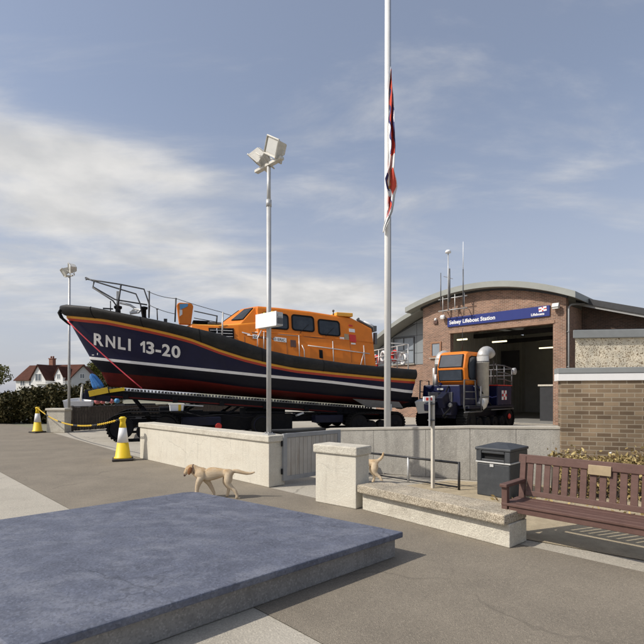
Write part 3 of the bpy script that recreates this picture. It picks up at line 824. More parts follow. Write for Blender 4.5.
# superstructure
ST = [  # s, z top, half top, half base, z base
    (1.45, 4.43, 1.05, 1.62, 2.3), (2.40, 4.82, 1.10, 1.68, 2.35), (3.0, 4.86, 1.16, 1.70, 2.4), (4.3, 4.97, 1.20, 1.70, 2.5), (5.6, 5.03, 1.22, 1.70, 2.6),
    (6.45, 5.05, 1.20, 1.69, 2.75), (6.52, 4.42, 1.24, 1.69, 2.75), (7.2, 4.32, 1.24, 1.66, 2.9), (7.95, 4.24, 1.14, 1.60, 3.3), (8.9, 4.27, .95, 1.42, 3.6), (9.12, 4.16, .85, 1.30, 3.7), (9.2, 3.75, .80, 1.25, 3.7)]
def stat(s):
    for a_, b2 in zip(ST, ST[1:]):
        if s <= b2[0]:
            f = (s-a_[0])/(b2[0]-a_[0]); f = max(0, f)
            return [a_[i]+(b2[i]-a_[i])*f for i in range(5)]
    return list(ST[-1])
def shoulder(zt): return zt-.10
def side_pt(s, z, o=0.0):
    _, zt, ht, hb2, zb = stat(s); k = (z-zb)/(shoulder(zt)-zb)
    t = hb2+(ht+.06-hb2)*k
    return Vector((s, t+o, z))
ws = MB(); rows = []
for s, zt, ht, hb2, zb in ST:
    c = zt-.10
    rows.append([Vector((s, hb2, zb)), Vector((s, hb2+(ht+.06-hb2)*.55, zb+(c-zb)*.55)), Vector((s, ht+.06, c)), Vector((s, ht+.035, zt-.035)), Vector((s, ht-.05, zt)), Vector((s, 0, zt+.05)),
                 Vector((s, -ht+.05, zt)), Vector((s, -ht-.035, zt-.035)), Vector((s, -ht-.06, c)), Vector((s, -(hb2+(ht+.06-hb2)*.55), zb+(c-zb)*.55)), Vector((s, -hb2, zb))])
ws.grid(rows, 0, smooth=False)
n = len(rows[0])
ws.add(rows[0], [tuple(range(n))]); ws.add(rows[-1], [tuple(range(n-1, -1, -1))])
for i, f in enumerate(ws.f):
    cz = sum((ws.v[j].z for j in f), 0)/len(f); cs = sum((ws.v[j].x for j in f), 0)/len(f)
    ys = [abs(ws.v[j].y) for j in f]
    nz = (ws.v[f[1]]-ws.v[f[0]]).cross(ws.v[f[2]]-ws.v[f[1]]).normalized() if len(f) == 4 else Vector()
    if abs(nz.z) > .55 and cs > 6.5: ws.m[i] = 1  # upward faces towards the bow take the sunlit copy of orange
wh = ws.build('wheelhouse', ['orange', 'orange_sunlit'], boat, bevel=.03)
def rrect(s0, s1, z0, z1, r, o, n=5, tl=None):
    """rounded outline on the port side surface; s0 is the forward end"""
    pts = []
    for cx_, cz_, a0 in ((s0-r, z1-r, 0), (s1+r, z1-r, 90), (s1+r, z0+r, 180), (s0-r, z0+r, 270)):
        for i in range(n+1):
            a_ = math.radians(a0+90*i/n)
            pts.append(side_pt(cx_+r*math.cos(a_), cz_+r*math.sin(a_), o))
    return pts
def ring(mb, outer, inner, d, mi=0):
    n = len(outer); off_ = Vector((0, d, .0))
    o2 = [p+off_ for p in outer]; i2 = [p+off_ for p in inner]
    mb.add(outer+o2+inner+i2, [(i, (i+1) % n, n+(i+1) % n, n+i) for i in range(n)]+[(n+i, n+(i+1) % n, 3*n+(i+1) % n, 3*n+i) for i in range(n)]+[(3*n+i, 3*n+(i+1) % n, 2*n+(i+1) % n, 2*n+i) for i in range(n)], mi)
def slant(pts): # aft windows follow the falling roofline
    return pts
wins = [(262, 288.5, 312.8, 329.3), (291.3, 314.3, 315.0, 331.6), (317.8, 340.2, 319.6, 336.0)]
for sgn in (1, -1):
    for (ua, ub, va, vb) in wins:
        s0, s1 = s_at(ua, 1.35), s_at(ub, 1.35)
        zt, zb = zfrom((s0+s1)/2, 1.35, va), zfrom((s0+s1)/2, 1.35, vb)
        def tilt(pts): return [Vector((p.x, p.y, p.z+(p.x-(s0+s1)/2)*.045)) for p in pts]
        o_ = tilt(rrect(s0, s1, zb, zt, .13, .004)); i_ = tilt(rrect(s0-.055, s1+.055, zb+.055, zt-.055, .09, .004))
        fr_, gl = MB(), MB(); ring(fr_, o_, i_, .03)
        gl.add([p+Vector((0, .012, 0)) for p in i_], [tuple(range(len(i_)))])
        for mb in (fr_, gl): mb.v = [Vector((p.x, p.y*sgn, p.z)) for p in mb.v]
        w = fr_.build('window', 'rubber', boat); gl.build('pane', 'boat_glass', w)
# raked windscreen house with three front facets
base_ = [(6.40, 1.285), (7.12, 1.25), (7.86, .60)]; top_ = [(6.40, 1.245), (6.52, 1.10), (6.98, .52)]
zb_, zt_ = 4.30, 5.02
bl = [Vector((x, y, zb_)) for x, y in base_]+[Vector((x, -y, zb_)) for x, y in base_[::-1]]
tl = [Vector((x, y, zt_-.03*(i == 2))) for i, (x, y) in enumerate(top_)]; tl = tl+[Vector((p.x, -p.y, p.z)) for p in tl[::-1]]
crown = [Vector((6.40, .9, 5.09)), Vector((6.52, .8, 5.08)), Vector((6.85, .4, 5.05))]; crown += [Vector((p.x, -p.y, p.z)) for p in crown[::-1]]
b = MB(); n = 6
b.add(bl+tl+crown, [(i, (i+1) % n, n+(i+1) % n, n+i) for i in range(n)]+[(n+i, n+(i+1) % n, 2*n+(i+1) % n, 2*n+i) for i in range(n)]+[tuple(range(2*n, 3*n))])
b.build('windscreen_surround', 'orange', boat, bevel=.02)
def facet_pane(A, B, C, D, k):
    # A,B base (rear/outer, front/inner), C,D top above B,A ; k = (a0,a1,h0,h1)
    def P(a, h): return A.lerp(B, a).lerp(D.lerp(C, a), h)
    a0, a1, h0, h1 = k
    q = [P(a0, h0), P(a1, h0), P(a1, h1), P(a0, h1)]
    nr = (q[1]-q[0]).cross(q[2]-q[1]).normalized()
    if nr.x < 0: nr = -nr
    c_ = sum(q, Vector())/4
    b = MB(); b.prism([p+nr*.004 for p in q], nr*.02); w = b.build('windscreen', 'rubber', boat, bevel=.006)
    b = MB(); b.prism([p+(c_-p)*.07+nr*.024 for p in q], nr*.006); b.build('pane', 'boat_glass', w)
facet_pane(bl[1], bl[2], tl[2], tl[1], (.06, .66, .26, .95))
facet_pane(bl[4], bl[3], tl[3], tl[4], (.06, .66, .26, .95))
facet_pane(bl[2], bl[3], tl[3], tl[2], (.06, .94, .26, .95))
# forward recess in the trunk side with white gear
s0, s1 = s_at(209.5, 1.5), s_at(234.5, 1.5); zt, zb = zfrom(7.9, 1.5, 327.0), zfrom(7.9, 1.5, 340)
b = MB()
b.prism([side_pt(s0, zb, .004), side_pt(s1, zb, .004), side_pt(s1, zt, .004), side_pt(s0, zt, .004)], (0, .012, 0)); rc = b.build('recess', 'grime_black', boat)
b = MB()
for k in range(3):
    z_ = zb+(zt-zb)*(.30+.24*k)
    b.bar(side_pt(s0-.05, z_, .035), side_pt(s1+.05, z_, .035), .02, .085, up=Vector((0, 1, 0)))
b.bar(side_pt(s0-.30, zb+.1, .05), side_pt(s0-.30, zt-.03, .05), .05, .03, up=Vector((1, 0, 0)))
b.build('gear', 'hull_white', rc, bevel=.01)
# panel seams, grab rails, name plate, small fittings
b = MB()
for za, zb2, sa, sb in ((3.98, 3.78, 6.7, 1.6), ):
    b.tube([side_pt(sa, za, .004), side_pt((sa+sb)/2, (za+zb2)/2, .004), side_pt(sb, zb2, .004)], .018, 6)
for s_ in (7.0, 5.35, 3.4, 2.6):
    zt_ = 3.9; b.tube([side_pt(s_, zt_-.08, .004), side_pt(s_, zt_-1.0, .004)], .006, 5)
b.build('panel_seam', 'bench_wood', wh)
b = MB(); b.tube([side_pt(6.3, 4.02, .0), side_pt(5.0, 3.95, .0), side_pt(3.0, 3.86, .0), side_pt(1.5, 3.78, .0)], .03, 8); b.build('ledge', 'orange', wh)
for s_, z_ in ((5.95, 4.5), (4.68, 4.45), (3.58, 4.38)):
    MB().tube([side_pt(s_+.1, z_-.42, .03), side_pt(s_, z_-.30, .045), side_pt(s_-.28, z_-.05, .035)], .010, 5).build('wiper', 'rubber', wh)
b = MB()
def railing(pts, r=.02, o=.07): b.tube([side_pt(s_at(u, 1.6), zfrom(s_at(u, 1.6), 1.6, v), o) for u, v in pts], r, 7)
railing([(308, 345.5), (332, 348.5), (352, 351.2), (371, 353.5)], .022)
for ua, va, ub, vb in ((333.5, 341, 333, 362), (365.5, 345, 364.8, 366), (365, 352, 360, 366)): railing([(ua, va), (ub, vb)])
railing([(262, 330), (258, 338), (257.5, 347)]); railing([(264.5, 331), (263.5, 349)])
railing([(299.5, 335), (299, 357)]); railing([(302, 345), (304, 350), (304, 358)])
railing([(248, 334.5), (268, 338)], .014, .03); railing([(256, 331.5), (300, 335.8)], .012, .03)
b.build('grab_rail', 'steel_rail', boat)
def plate(ua, ub, va, vb, dv, m, nm, o=.014, text=None):
    sa, sb = s_at(ua, 1.6), s_at(ub, 1.6); L_ = sa-sb
    z1, z2 = zfrom(sa, 1.6, va), zfrom(sa, 1.6, vb); z3, z4 = zfrom(sb, 1.6, va+dv), zfrom(sb, 1.6, vb+dv)
    b = MB(); b.prism([side_pt(sa, z2, o), side_pt(sb, z4, o), side_pt(sb, z3, o), side_pt(sa, z1, o)], (0, .012, 0)); pp = b.build(nm, m, boat)
    if text:
        vs, fs = text2d(text, 1.0, .01); xa, xb = min(v.x for v in vs), max(v.x for v in vs); yb_ = max(v.y for v in vs)
        q = []
        for v in vs:
            k = .04+.92*(v.x-xa)/(xb-xa); s_ = sa-L_*k; zb_ = z2+(z4-z2)*k; zt_ = z1+(z3-z1)*k
            q.append(side_pt(s_, zb_+(zt_-zb_)*(.2+.6*v.y/yb_), o+.017))
        t_ = MB(); t_.add(q, fs); t_.build('lettering', 'grime_navy', pp, fix=False)
    return pp
plate(253.5, 287, 333.6, 338.0, 4.3, 'hull_white', 'name_plate', text='DENISE AND ERIC')
plate(291, 296.5, 339.5, 346.5, .6, 'bench_wood', 'crest', o=.012)
plate(319.5, 323, 349.5, 358, .5, 'grime_black', 'vent', o=.010)
plate(346.5, 351, 333, 339, .5, 'plaque', 'access_panel'); plate(351.8, 358.5, 333.5, 341, .8, 'bright_red', 'access_panel')
plate(352, 358, 327.5, 331, .6, 'hull_white', 'notice'); plate(341.5, 346, 336.5, 339, .3, 'hull_white', 'notice'); plate(352, 356, 323.5, 325, .4, 'bright_red', 'notice'); plate(353, 357.5, 342.3, 343.8, .3, 'hull_white', 'notice')
plate(243, 251, 331, 332.2, 2.2, 'hull_white', 'notice')
# roof fittings
b = MB(); b.box((2.75, .75, 4.93), (.75, .9, .16)); b.build('roof_hatch', 'orange_sunlit', boat, bevel=.03)
b = MB()
for s_, t_, h in ((6.75, .55, .16), (3.15, .9, .20), (1.95, .8, .18)):
    z_ = stat(s_)[1]
    b.tube([(s_, t_, z_-.02), (s_, t_, z_+h)], .03, 8); b.lathe((s_, t_, z_+h), UP, [(.05, 0), (.05, .06), (.02, .08)], 10)
b.build('roof_light', 'grey_steel', boat)
b = MB()
for t_ in (-.35, .35): b.tube([(6.3, t_, 5.10), (6.25, t_, 5.16), (3.5, t_, 5.03), (3.4, t_, 4.94)], .022, 6)
b.build('roof_rail', 'orange', boat)
b = MB()   # folded mast lying at the aft end
b.tube([(2.1, .95, 4.80), (1.75, 1.0, 4.62), (1.30, 1.0, 4.42)], .05, 8); b.tube([(1.95, .7, 4.80), (1.30, .7, 4.52)], .05, 8); b.box((1.30, .85, 4.42), (.16, .5, .24)); b.box((1.25, 1.0, 4.0), (.12, .16, .5)); b.build('folded_mast', 'grey_steel', boat, bevel=.01)
b = MB(); b.tube([(1.75, .9, 4.70), (1.5, .95, 4.60), (1.35, 1.0, 4.50)], .07, 8); b.build('mast_cover', 'hull_white', boat)
# raised foredeck hatch
ph = side_pt(9.3, 4.0); s_h = s_at(185, .9)
zb, zt = zfrom(s_h, .9, 324.5), zfrom(s_h, .9, 303)
b = MB(); pts = []
w2, r_ = .30, .13
for cx_, cz_, a0 in ((w2-r_, zt-r_, 0), (-w2+r_, zt-r_, 90), (-w2+r_, zb+.05, 180), (w2-r_, zb+.05, 270)):
    for i in range(6):
        a_ = math.radians(a0+90*i/5); rr = r_ if a0 < 180 else .05
        pts.append(Vector((s_h+cx_+rr*math.cos(a_), .95, cz_+rr*math.sin(a_))))
b.prism(pts, (0, -.22, 0)); hh = b.build('hatch_lid', 'orange', boat, bevel=.03)
b = MB(); zc = zb+(zt-zb)*.72
b.prism([Vector((s_h+.18, .955, zc-.05)), Vector((s_h-.10, .955, zc+.10)), Vector((s_h-.10, .955, zc+.20)), Vector((s_h+.20, .955, zc+.16))], (0, .012, 0), 0)
b.prism([Vector((s_h+.20, .955, zc-.30)), Vector((s_h+.10, .955, zc-.22)), Vector((s_h+.10, .955, zc-.05)), Vector((s_h+.20, .955, zc-.05))], (0, .012, 0), 1)
b.build('sticker', ['buoy_blue', 'hull_white'], hh)
b = MB(); b.box((8.05, .6, 4.33), (.5, .7, .10)); b.build('deck_hatch', 'deck_grey', boat, bevel=.02)
b = MB(); b.box((s_at(201, .6), .55, zfrom(s_at(201, .6), .6, 322.5)), (.62, .5, .10)); b.build('deck_hatch', 'grime_black', boat, bevel=.02)
# pulpit
def bp(u, v, t):
    s_ = s_at(u, t); return Vector((s_, t, zfrom(s_, t, v)))
b = MB()
for t in (.55, -.55):
    sh = (0, 0) if t > 0 else (0, 0)
    top = [bp(87, 279.2, t*.35), bp(102, 281.5, t*.9), bp(121, 284.5, t*1.3), bp(144, 289.2, t*1.8), bp(149.5, 305, t*1.9), bp(149, 316, t*1.9)]
    low = [bp(86, 277.6, t*.30), bp(92, 280.5, t*.6), bp(116, 288, t*1.2), bp(136, 294, t*1.6), bp(140.5, 304.5, t*1.8), bp(142.5, 316, t*1.9)]
    mid = [bp(94, 282, t*.6), bp(93, 286.8, t*.6), bp(115, 299.5, t*1.1), bp(121, 300.5, t*1.3), bp(147, 304.8, t*1.85)]
    low2 = [bp(92.5, 287.5, t*.6), bp(113, 300.8, t*1.1), bp(120, 311, t*1.3)]
    for w in (top, low, mid, low2): b.tube(w, .026, 7)
    b.tube([bp(121, 284.8, t*1.3), bp(117, 312, t*1.3)], .03, 7)
b.tube([bp(86, 277.6, .16), bp(85.5, 278, 0), bp(86, 277.6, -.16)], .026, 7)
b.tube([bp(87, 279.2, .19), bp(86, 279.6, 0), bp(87, 279.2, -.19)], .026, 7)
b.build('pulpit', 'dark_rail', boat)
b = MB(); q = bp(118, 300, .25)
b.box((q.x, .25, q.z-.05), (.11, .11, .75)); b.build('bow_post', 'steel_rail', boat, bevel=.01)
b = MB(); q = bp(118, 310, .3); b.lathe((q.x, .3, q.z-.28), UP, [(.13, 0), (.10, .06), (.09, .30), (.14, .34), (.14, .42), (.05, .44)], 14); b.build('bollard', 'rubber', boat)
b = MB(); q = bp(144, 312, .9); b.lathe((q.x, .9, q.z-.22), UP, [(.10, 0), (.08, .05), (.08, .3), (.13, .34), (.13, .40), (.05, .42)], 14); b.build('bollard', 'rubber', boat)
b = MB()   # anchor on the foredeck
a_ = bp(120, 302.8, .7); c_ = bp(137, 309.5, .8); b.tube([a_, bp(130, 305, .75), c_], .045, 8)
b.tube([bp(131, 312, .6), bp(135, 309, .8), bp(141, 310, 1.0), bp(138, 313, 1.0)], .04, 8); b.box(bp(134, 312.5, .8), (.3, .22, .08), (0, .2, 0)); b.build('anchor', 'galv', boat, bevel=.01)
b = MB(); b.tube([bp(110.5, 301, .4), bp(110.5, 311, .4)], .018, 6); b.box(bp(108, 308.7, .4), (.34, .05, .05)); b.build('cleat', 'dark_rail', boat)
# lifelines and stanchions
b = MB()
stn = [(149.3, 291, 149, 318, 1.05), (176, 298, 175, 322, 1.3), (217, 315.5, 216.5, 324, 1.2)]
b.tube([bp(157, 309, 1.2), bp(157.5, 320, 1.2)], .02, 6); b.tube([bp(156, 309, 1.2), bp(158.5, 309, 1.2)], .02, 6)
b.box(bp(165.5, 320.5, 1.2), (.12, .1, .12))
b.build('fairlead', 'dark_rail', boat)
for u, v, u2, v2, t in stn: MB().tube([bp(u, v, t), bp(u2, v2, t)], .028, 7).build('stanchion', 'dark_rail', boat)
b = MB(); q1 = bp(223, 312, 1.5); q2 = bp(222, 337, 1.6); b.tube([q1, q2], .028, 7); b.build('stanchion', 'steel_rail', boat)
b = MB()
def sag(p, q, d): return [p.lerp(q, i/8)-UP*d*4*(i/8)*(1-i/8) for i in range(9)]
b.tube(sag(bp(147, 291, 1.05), bp(176, 298.5, 1.3), .06), .012, 5); b.tube(sag(bp(149, 305, 1.1), bp(175.5, 314, 1.3), .04), .012, 5)
b.tube(sag(bp(176, 298.5, 1.3), bp(223, 312.5, 1.5), .02), .012, 5); b.tube(sag(bp(194, 311, 1.3), bp(217, 316, 1.3), .0), .022, 5); b.tube(sag(bp(223, 313, 1.5), bp(231, 315.5, 1.5), .0), .012, 5)
b.tube(sag(bp(194, 318, 1.3), bp(216, 322, 1.3), .0), .016, 5)
b.build('lifeline', 'rope_grey', boat)
# stern rails and gear
b = MB()
def sr(s_, t_, z_): return Vector((s_, t_, z_))
zt = 3.72; zd = 2.35
for t_ in (1.85, .9, 0, -.9, -1.85): b.tube([sr(.12, t_, zd), sr(.12, t_, zt)], .026, 7)
for z_ in (zt, 3.38, 3.05): b.tube([sr(1.2, 1.9, z_), sr(.12, 1.85, z_), sr(.12, -1.85, z_), sr(1.2, -1.9, z_)], .024, 7)
for t_ in (1.9, -1.9): b.tube([sr(1.2, t_, zd), sr(1.2, t_, zt)], .026, 7)
b.build('stern_rail', 'steel_rail', boat)
for t_, z_, c_ in ((.55, 3.30, 'bright_red'), (-.55, 3.36, 'hull_white'), (-1.25, 3.2, 'bright_red'), (1.3, 3.15, 'hull_white')):
    b = MB(); pts = [sr(.05, t_+.22*math.cos(a*PI/8), z_+.24*math.sin(a*PI/8)) for a in range(17)]
    b.tube(pts, .065, 8, cap=False); b.build('lifebuoy', c_, boat)
MB().box((.10, .05, 3.2), (.06, .5, .6)).build('stern_locker', 'hull_white', boat, bevel=.02)
MB().box((.10, -1.5, 2.95), (.06, .45, .5)).build('stern_locker', 'hull_white', boat, bevel=.02)
# water-jet fairing under the quarter
b = MB()
b.prism([wl(0, 0)*0+Vector((2.6, 1.60, 1.42)), Vector((.5, 1.72, 1.28)), Vector((.3, 1.72, 1.02)), Vector((1.9, 1.55, 1.05))], (0, .05, 0)); b.build('quarter_fairing', 'deck_grey', boat, bevel=.02)
b = MB()
for t_ in (.8, -.8):
    b = MB(); b.lathe((.1, t_, 1.25), (-1, 0, 0), [(.30, 0), (.32, .25), (.24, .55), (.24, .75)], 16)
    b.box((-.75, t_, 1.25), (.25, .5, .45)); b.build('water_jet', 'grime_black', boat, bevel=.02)
# red line from the bow
b = MB(); b.tube(sag(bp(67.5, 321, .25), bp(142, 388.5, 1.25), .05), .022, 6)
o = b.build('mooring_rope', 'rope_red'); o.location = BC; o.rotation_euler = (0, 0, BYAW)
tag(o, 'thin red rope running from the bow of the boat down to its carriage', 'rope')

# ------------------------------------------------------------------ launching carriage
car = thing('launch_carriage', 'dark tracked launching carriage with toothed cradle carrying the lifeboat', 'carriage', BC, BYAW)
zr = lambda s: .936+.077*s
for t in (.95, -.95):
    MB().bar((12.2, t, zr(12.2)-.22), (.6, t, zr(.6)-.22), .22, .30).build('cradle_beam', 'grime_black', car, bevel=.01)
for t in (1.07, -1.07):
    MB().bar((12.1, t, zr(12.1)-.305), (1.0, t, zr(1.0)-.305), .02, .045).build('red_strip', 'anti_red', car)
for t in (.99, -.99):
    b = MB(); t2 = t+.06*(1 if t > 0 else -1); b.bar((12.2, t2, zr(12.2)-.075), (1.35, t2, zr(1.35)-.075), .11, .03)
    for i in range(84):
        s_ = 12.1-i*.128
        b.box((s_, t2, zr(s_)-.03), (.052, .10, .09))
    b.build('rack', 'grey_steel', car)
for i in range(7):
    s_ = 11.2-i*1.7
    MB().box((s_, 0, zr(s_)-.28), (.18, 2.3, .2)).build('cross_member', 'grime_black', car, bevel=.008)
# nose with hazard plate
b = MB(); b.box((12.35, 0, zr(12.3)-.28), (.32, 2.4, .32)); b.box((12.15, .95, zr(12.2)-.38), (.9, .3, .22), (0, -.12, 0)); b.build('nose_beam', 'grime_navy', car, bevel=.015)
q = bp(98.5, 392, 1.25)
b = MB(); b.box((q.x, 1.25, q.z), (.62, .03, .20), (0, .22, 0)); b.build('hazard_plate', 'chain_yellow', car, bevel=.005)
b = MB(); q = bp(117, 390, 1.15); b.box((q.x, 1.13, q.z), (.5, .05, .12), (0, .15, 0)); b.build('number_plate', 'cone_yellow', car)
# chassis
b = MB()
for t in (.75, -.75): b.box((5.6, t, .60), (11.4, .26, .22)); b.box((7.2, t*1.3, .52), (4.4, .30, .62)); b.box((9.0, t*1.5, .75), (1.4, .4, .36))
for s_ in (.4, 2.2, 4.0, 6.2, 8.4, 10.8): b.box((s_, 0, .60), (.22, 1.5, .18))
b.box((6.0, 0, .85), (1.6, 1.5, .34)); b.lathe((6.0, 0, .7), UP, [(.75, 0), (.75, .35), (.6, .45)], 28)
b.box((9.6, 0, .95), (.9, 2.2, .3)); b.box((2.6, 0, .85), (.9, 2.2, .25))
b.build('chassis', 'grime_black', car, bevel=.01)
for (sa, za, sb_, zb_) in ((9.6, .7, 8.5, 1.35), (10.4, .7, 11.0, 1.5), (2.6, .7, 3.4, .95), (7.8, .65, 7.0, 1.2)):
    for t in (.9, -.9):
        b = MB(); b.tube([(sa, t, za), ((sa+sb_)/2, t, (za+zb_)/2)], .075, 10); b.tube([((sa+sb_)/2, t, (za+zb_)/2-.001), (sb_, t, zb_)], .045, 10); b.build('hydraulic_ram', 'grime_black', car)
def track_unit(parent, s0, s1, tc, h, wdt=.46, nm='track', wheels=3, mats_=('rubber', 'grime_black')):
    r_ = h/2; out = []; n = 12
    for i in range(n+1): a = -PI/2+PI*i/n; out.append((s1-r_+r_*math.cos(a), r_+r_*math.sin(a)))
    for i in range(n+1): a = PI/2+PI*i/n; out.append((s0+r_+r_*math.cos(a), r_+r_*math.sin(a)))
    # even spacing
    P = [Vector((x, 0, z)) for x, z in out]; P.append(P[0]); pts = []
    L_ = sum((b2-a2).length for a2, b2 in zip(P, P[1:])); N_ = int(L_/.11); acc = 0; tgt = 0
    for a2, b2 in zip(P, P[1:]):
        d = (b2-a2).length
        while tgt <= acc+d and len(pts) < N_ and d > 1e-6:
            pts.append(a2.lerp(b2, (tgt-acc)/d)); tgt += L_/N_
        acc += d
    b = MB(); inn = []
    cen = [(s0+r_, r_), (s1-r_, r_)]
    for p in pts:
        cx_ = min(max(p.x, s0+r_), s1-r_); d = Vector((p.x-cx_, 0, p.z-r_)).normalized(); inn.append(p-d*.06)
    n = len(pts)
    Y0, Y1 = Vector((0, tc-wdt/2, 0)), Vector((0, tc+wdt/2, 0))
    b.add([p+Y0 for p in pts]+[p+Y1 for p in pts]+[p+Y1 for p in inn]+[p+Y0 for p in inn],
          [f for i in range(n) for f in ((i, (i+1) % n, n+(i+1) % n, n+i), (n+i, n+(i+1) % n, 2*n+(i+1) % n, 2*n+i), (2*n+i, 2*n+(i+1) % n, 3*n+(i+1) % n, 3*n+i), (3*n+i, 3*n+(i+1) % n, (i+1) % n, i))])
    for i in range(0, n):
        p = pts[i]; cx_ = min(max(p.x, s0+r_), s1-r_); d = Vector((p.x-cx_, 0, p.z-r_)).normalized()
        x_ = Vector((0, 1, 0)).cross(d)
        R = Matrix((x_, Vector((0, 1, 0)), d)).transposed()
        b.box(p-d*.006+Vector((0, tc, 0)), (.06, wdt, .06), R)
    tr = b.build(nm, mats_[0], parent)
    for i in range(wheels):
        x_ = s0+r_+(s1-s0-2*r_)*(i/(wheels-1) if wheels > 1 else .5); big = i in (0, wheels-1); rr = (r_-.07) if big else (r_*.55)
        zc = r_ if big else .07+rr
        b = MB(); b.lathe((x_, tc-wdt*.42, zc), (0, 1, 0), [(rr*.3, 0), (rr*.9, .0), (rr, .03), (rr, wdt*.8), (rr*.9, wdt*.84), (rr*.8, wdt*.80), (rr*.3, wdt*.76), (rr*.25, wdt*.88)], 22)
        b.build('wheel', mats_[1], tr)
    return tr
for t in (1.85, -1.85):
    track_unit(car, 9.4, 11.75, t, .92); track_unit(car, .4, 2.9, t, .86, wheels=4)
    b = MB(); rw = []
    for i in range(9):
        a = PI*(.05+.5*i/8); rw.append([Vector((10.9+1.05*math.cos(a), t-.26, .36+.66*math.sin(a))), Vector((10.9+1.05*math.cos(a), t+.26, .36+.66*math.sin(a)))])
    rw.append([Vector((9.2, t-.26, 1.02)), Vector((9.2, t+.26, 1.02))])
    b.grid(rw); o = b.build('track_guard', 'grime_black', car, fix=True); so = o.modifiers.new('thick', 'SOLIDIFY'); so.thickness = .03
    for s_, l_ in ((8.6, 1.4), (3.6, 1.2)): MB().box((s_, t*.75, .61), (l_, .5, .30)).build('side_box', 'grime_navy', car, bevel=.02)
# trailing wheel and hoses seen above the wall
for t in (1.5, -1.5):
    b = MB(); b.lathe((6.35, t-.1, .42), (0, 1, 0), [(.12, 0), (.34, 0), (.42, .04), (.42, .22), (.34, .26), (.12, .26)], 28); w = b.build('wheel', 'rubber', car)
    b = MB(); b.tube([(6.35+.32*math.cos(a*PI/12), t+.165, .42+.32*math.sin(a*PI/12)) for a in range(25)], .02, 6, cap=False); b.lathe((6.35, t+.05, .42), (0, 1, 0), [(.26, 0), (.2, .08), (.08, .10)], 20); b.build('rim', 'grime_navy', w)
    b = MB(); b.tube([(9.2, t, .95), (8.6, t+.1, .78), (7.8, t, .84), (7.0, t+.08, .72), (6.2, t, .8)], .03, 7); b.build('hose', 'grime_black', car)
    b = MB(); b.lathe((8.0, t+.1, .42), (0, 1, 0), [(.12, 0), (.13, .03), (.10, .06)], 14); b.build('reflector', 'bright_red', car)
b = MB(); b.bar((10.5, 1.32, .985), (2.5, 1.32, .83), .02, .05)
for i in range(40): b.box((10.4-i*.2, 1.34, .99-i*.004), (.07, .03, .022))
b.build('chain_guard', 'grime_black', car)
MB().bar((9.4, 1.2, 1.22), (8.5, 1.2, 1.16), .06, .05).build('light_fitting', 'galv', car, bevel=.01)
MB().box((4.75, 1.3, .80), (.30, .2, .08), (.2, .3, .2)).build('light_fitting', 'galv', car, bevel=.01)
# white tub with yellow strap on the carriage
s_ = s_at(176.5, 1.75); tz = zfrom(s_, 1.75, 408)
r = thing('tub', 'white plastic tub with yellow strap standing on the carriage', 'tub', wl(s_, 1.75, tz-.145), BYAW)
b = MB(); b.box((0, 0, .14), (.44, .32, .28), taper=1.12); b.build('body', 'white_paint', r, bevel=.02)
b = MB(); b.box((0, 0, .285), (.54, .40, .03)); b.build('rim', 'white_paint', r, bevel=.008)
b = MB(); b.box((-.10, .17, .15), (.09, .03, .26), (-.06, 0, 0)); b.build('strap', 'chain_yellow', r)
b = MB(); b.box((0, 0, -.03), (.7, .4, .05)); b.bar((0, -.3, -.05), (0, .0, -.05), .2, .05); b.build('shelf', 'grime_black', r)
# blue cover and hazard items hung at the nose
q = bp(97.5, 381, .9)
b = MB(); rows = []
for i in range(9):
    k = i/8; row = []
    for j in range(33):
        a = 2*PI*j/32; rad = (.03+.125*(1-k)**.45*min(1, k*5+.35))*(1+.30*math.sin(4*a+k*3)+.12*math.sin(7*a))
        row.append(Vector((rad*math.cos(a)+.10*k, rad*.8*math.sin(a), -.30+.60*k)))
    rows.append(row)
b.grid(rows); o = b.build('folded_cover', 'blue_cloth'); o.location = wl(q.x, 1.0, q.z); o.rotation_euler = (0, .35, BYAW)
tag(o, 'bright blue folded cloth cover bundled under the bow', 'cover')

# ------------------------------------------------------------------ launch tractor
TC = Vector((6.6, 21.8, 0)); TYAW = math.radians(225)
trc = thing('launch_tractor', 'navy tracked launch tractor with orange cab and silver pipes before the open door', 'tractor', TC, TYAW)
def tw(f, l, z): return TC+Vector((-.7071, -.7071, 0))*f+Vector((.7071, -.7071, 0))*l+UP*z
for l in (1.0, -1.0): track_unit(trc, -2.6, 2.1, l, .95, wdt=.5, wheels=6)
b = MB(); b.box((-.2, 0, .92), (4.6, 1.45, .7)); b.box((-.3, .95, 1.03), (4.4, .6, .10)); b.box((-.3, -.95, 1.03), (4.4, .6, .10)); b.build('chassis', 'grime_navy', trc, bevel=.02)
b = MB(); b.box((1.35, 0, 1.55), (1.5, 1.9, .9), taper=.94); b.box((.2, .72, 1.55), (1.3, .55, .85)); b.box((.2, -.72, 1.55), (1.3, .55, .85)); b.build('bonnet', 'tractor_navy', trc, bevel=.05)
b = MB(); b.box((-1.75, 0, 1.52), (1.55, 2.3, .95)); b.build('rear_body', 'tractor_navy', trc, bevel=.05)
b = MB(); b.box((-1.75, 0, 2.01), (1.58, 2.34, .045)); b.build('red_edge', 'bright_red', trc, bevel=.01)
# emblem: white flag with red cross edged blue
b = MB(); b.box((-1.65, 1.158, 1.55), (.52, .012, .44), mi=0)
for a, c in (((.52, .008, .13), 2), ((.13, .008, .44), 2)): b.box((-1.65, 1.166, 1.55), a, mi=c)
b.box((-1.65, 1.171, 1.55), (.52, .008, .085), mi=1); b.box((-1.65, 1.1725, 1.55), (.085, .008, .44), mi=1); b.box((-1.65, 1.178, 1.55), (.17, .008, .15), mi=0)
b.build('emblem', ['hull_white', 'bright_red', 'sign_blue'], trc)
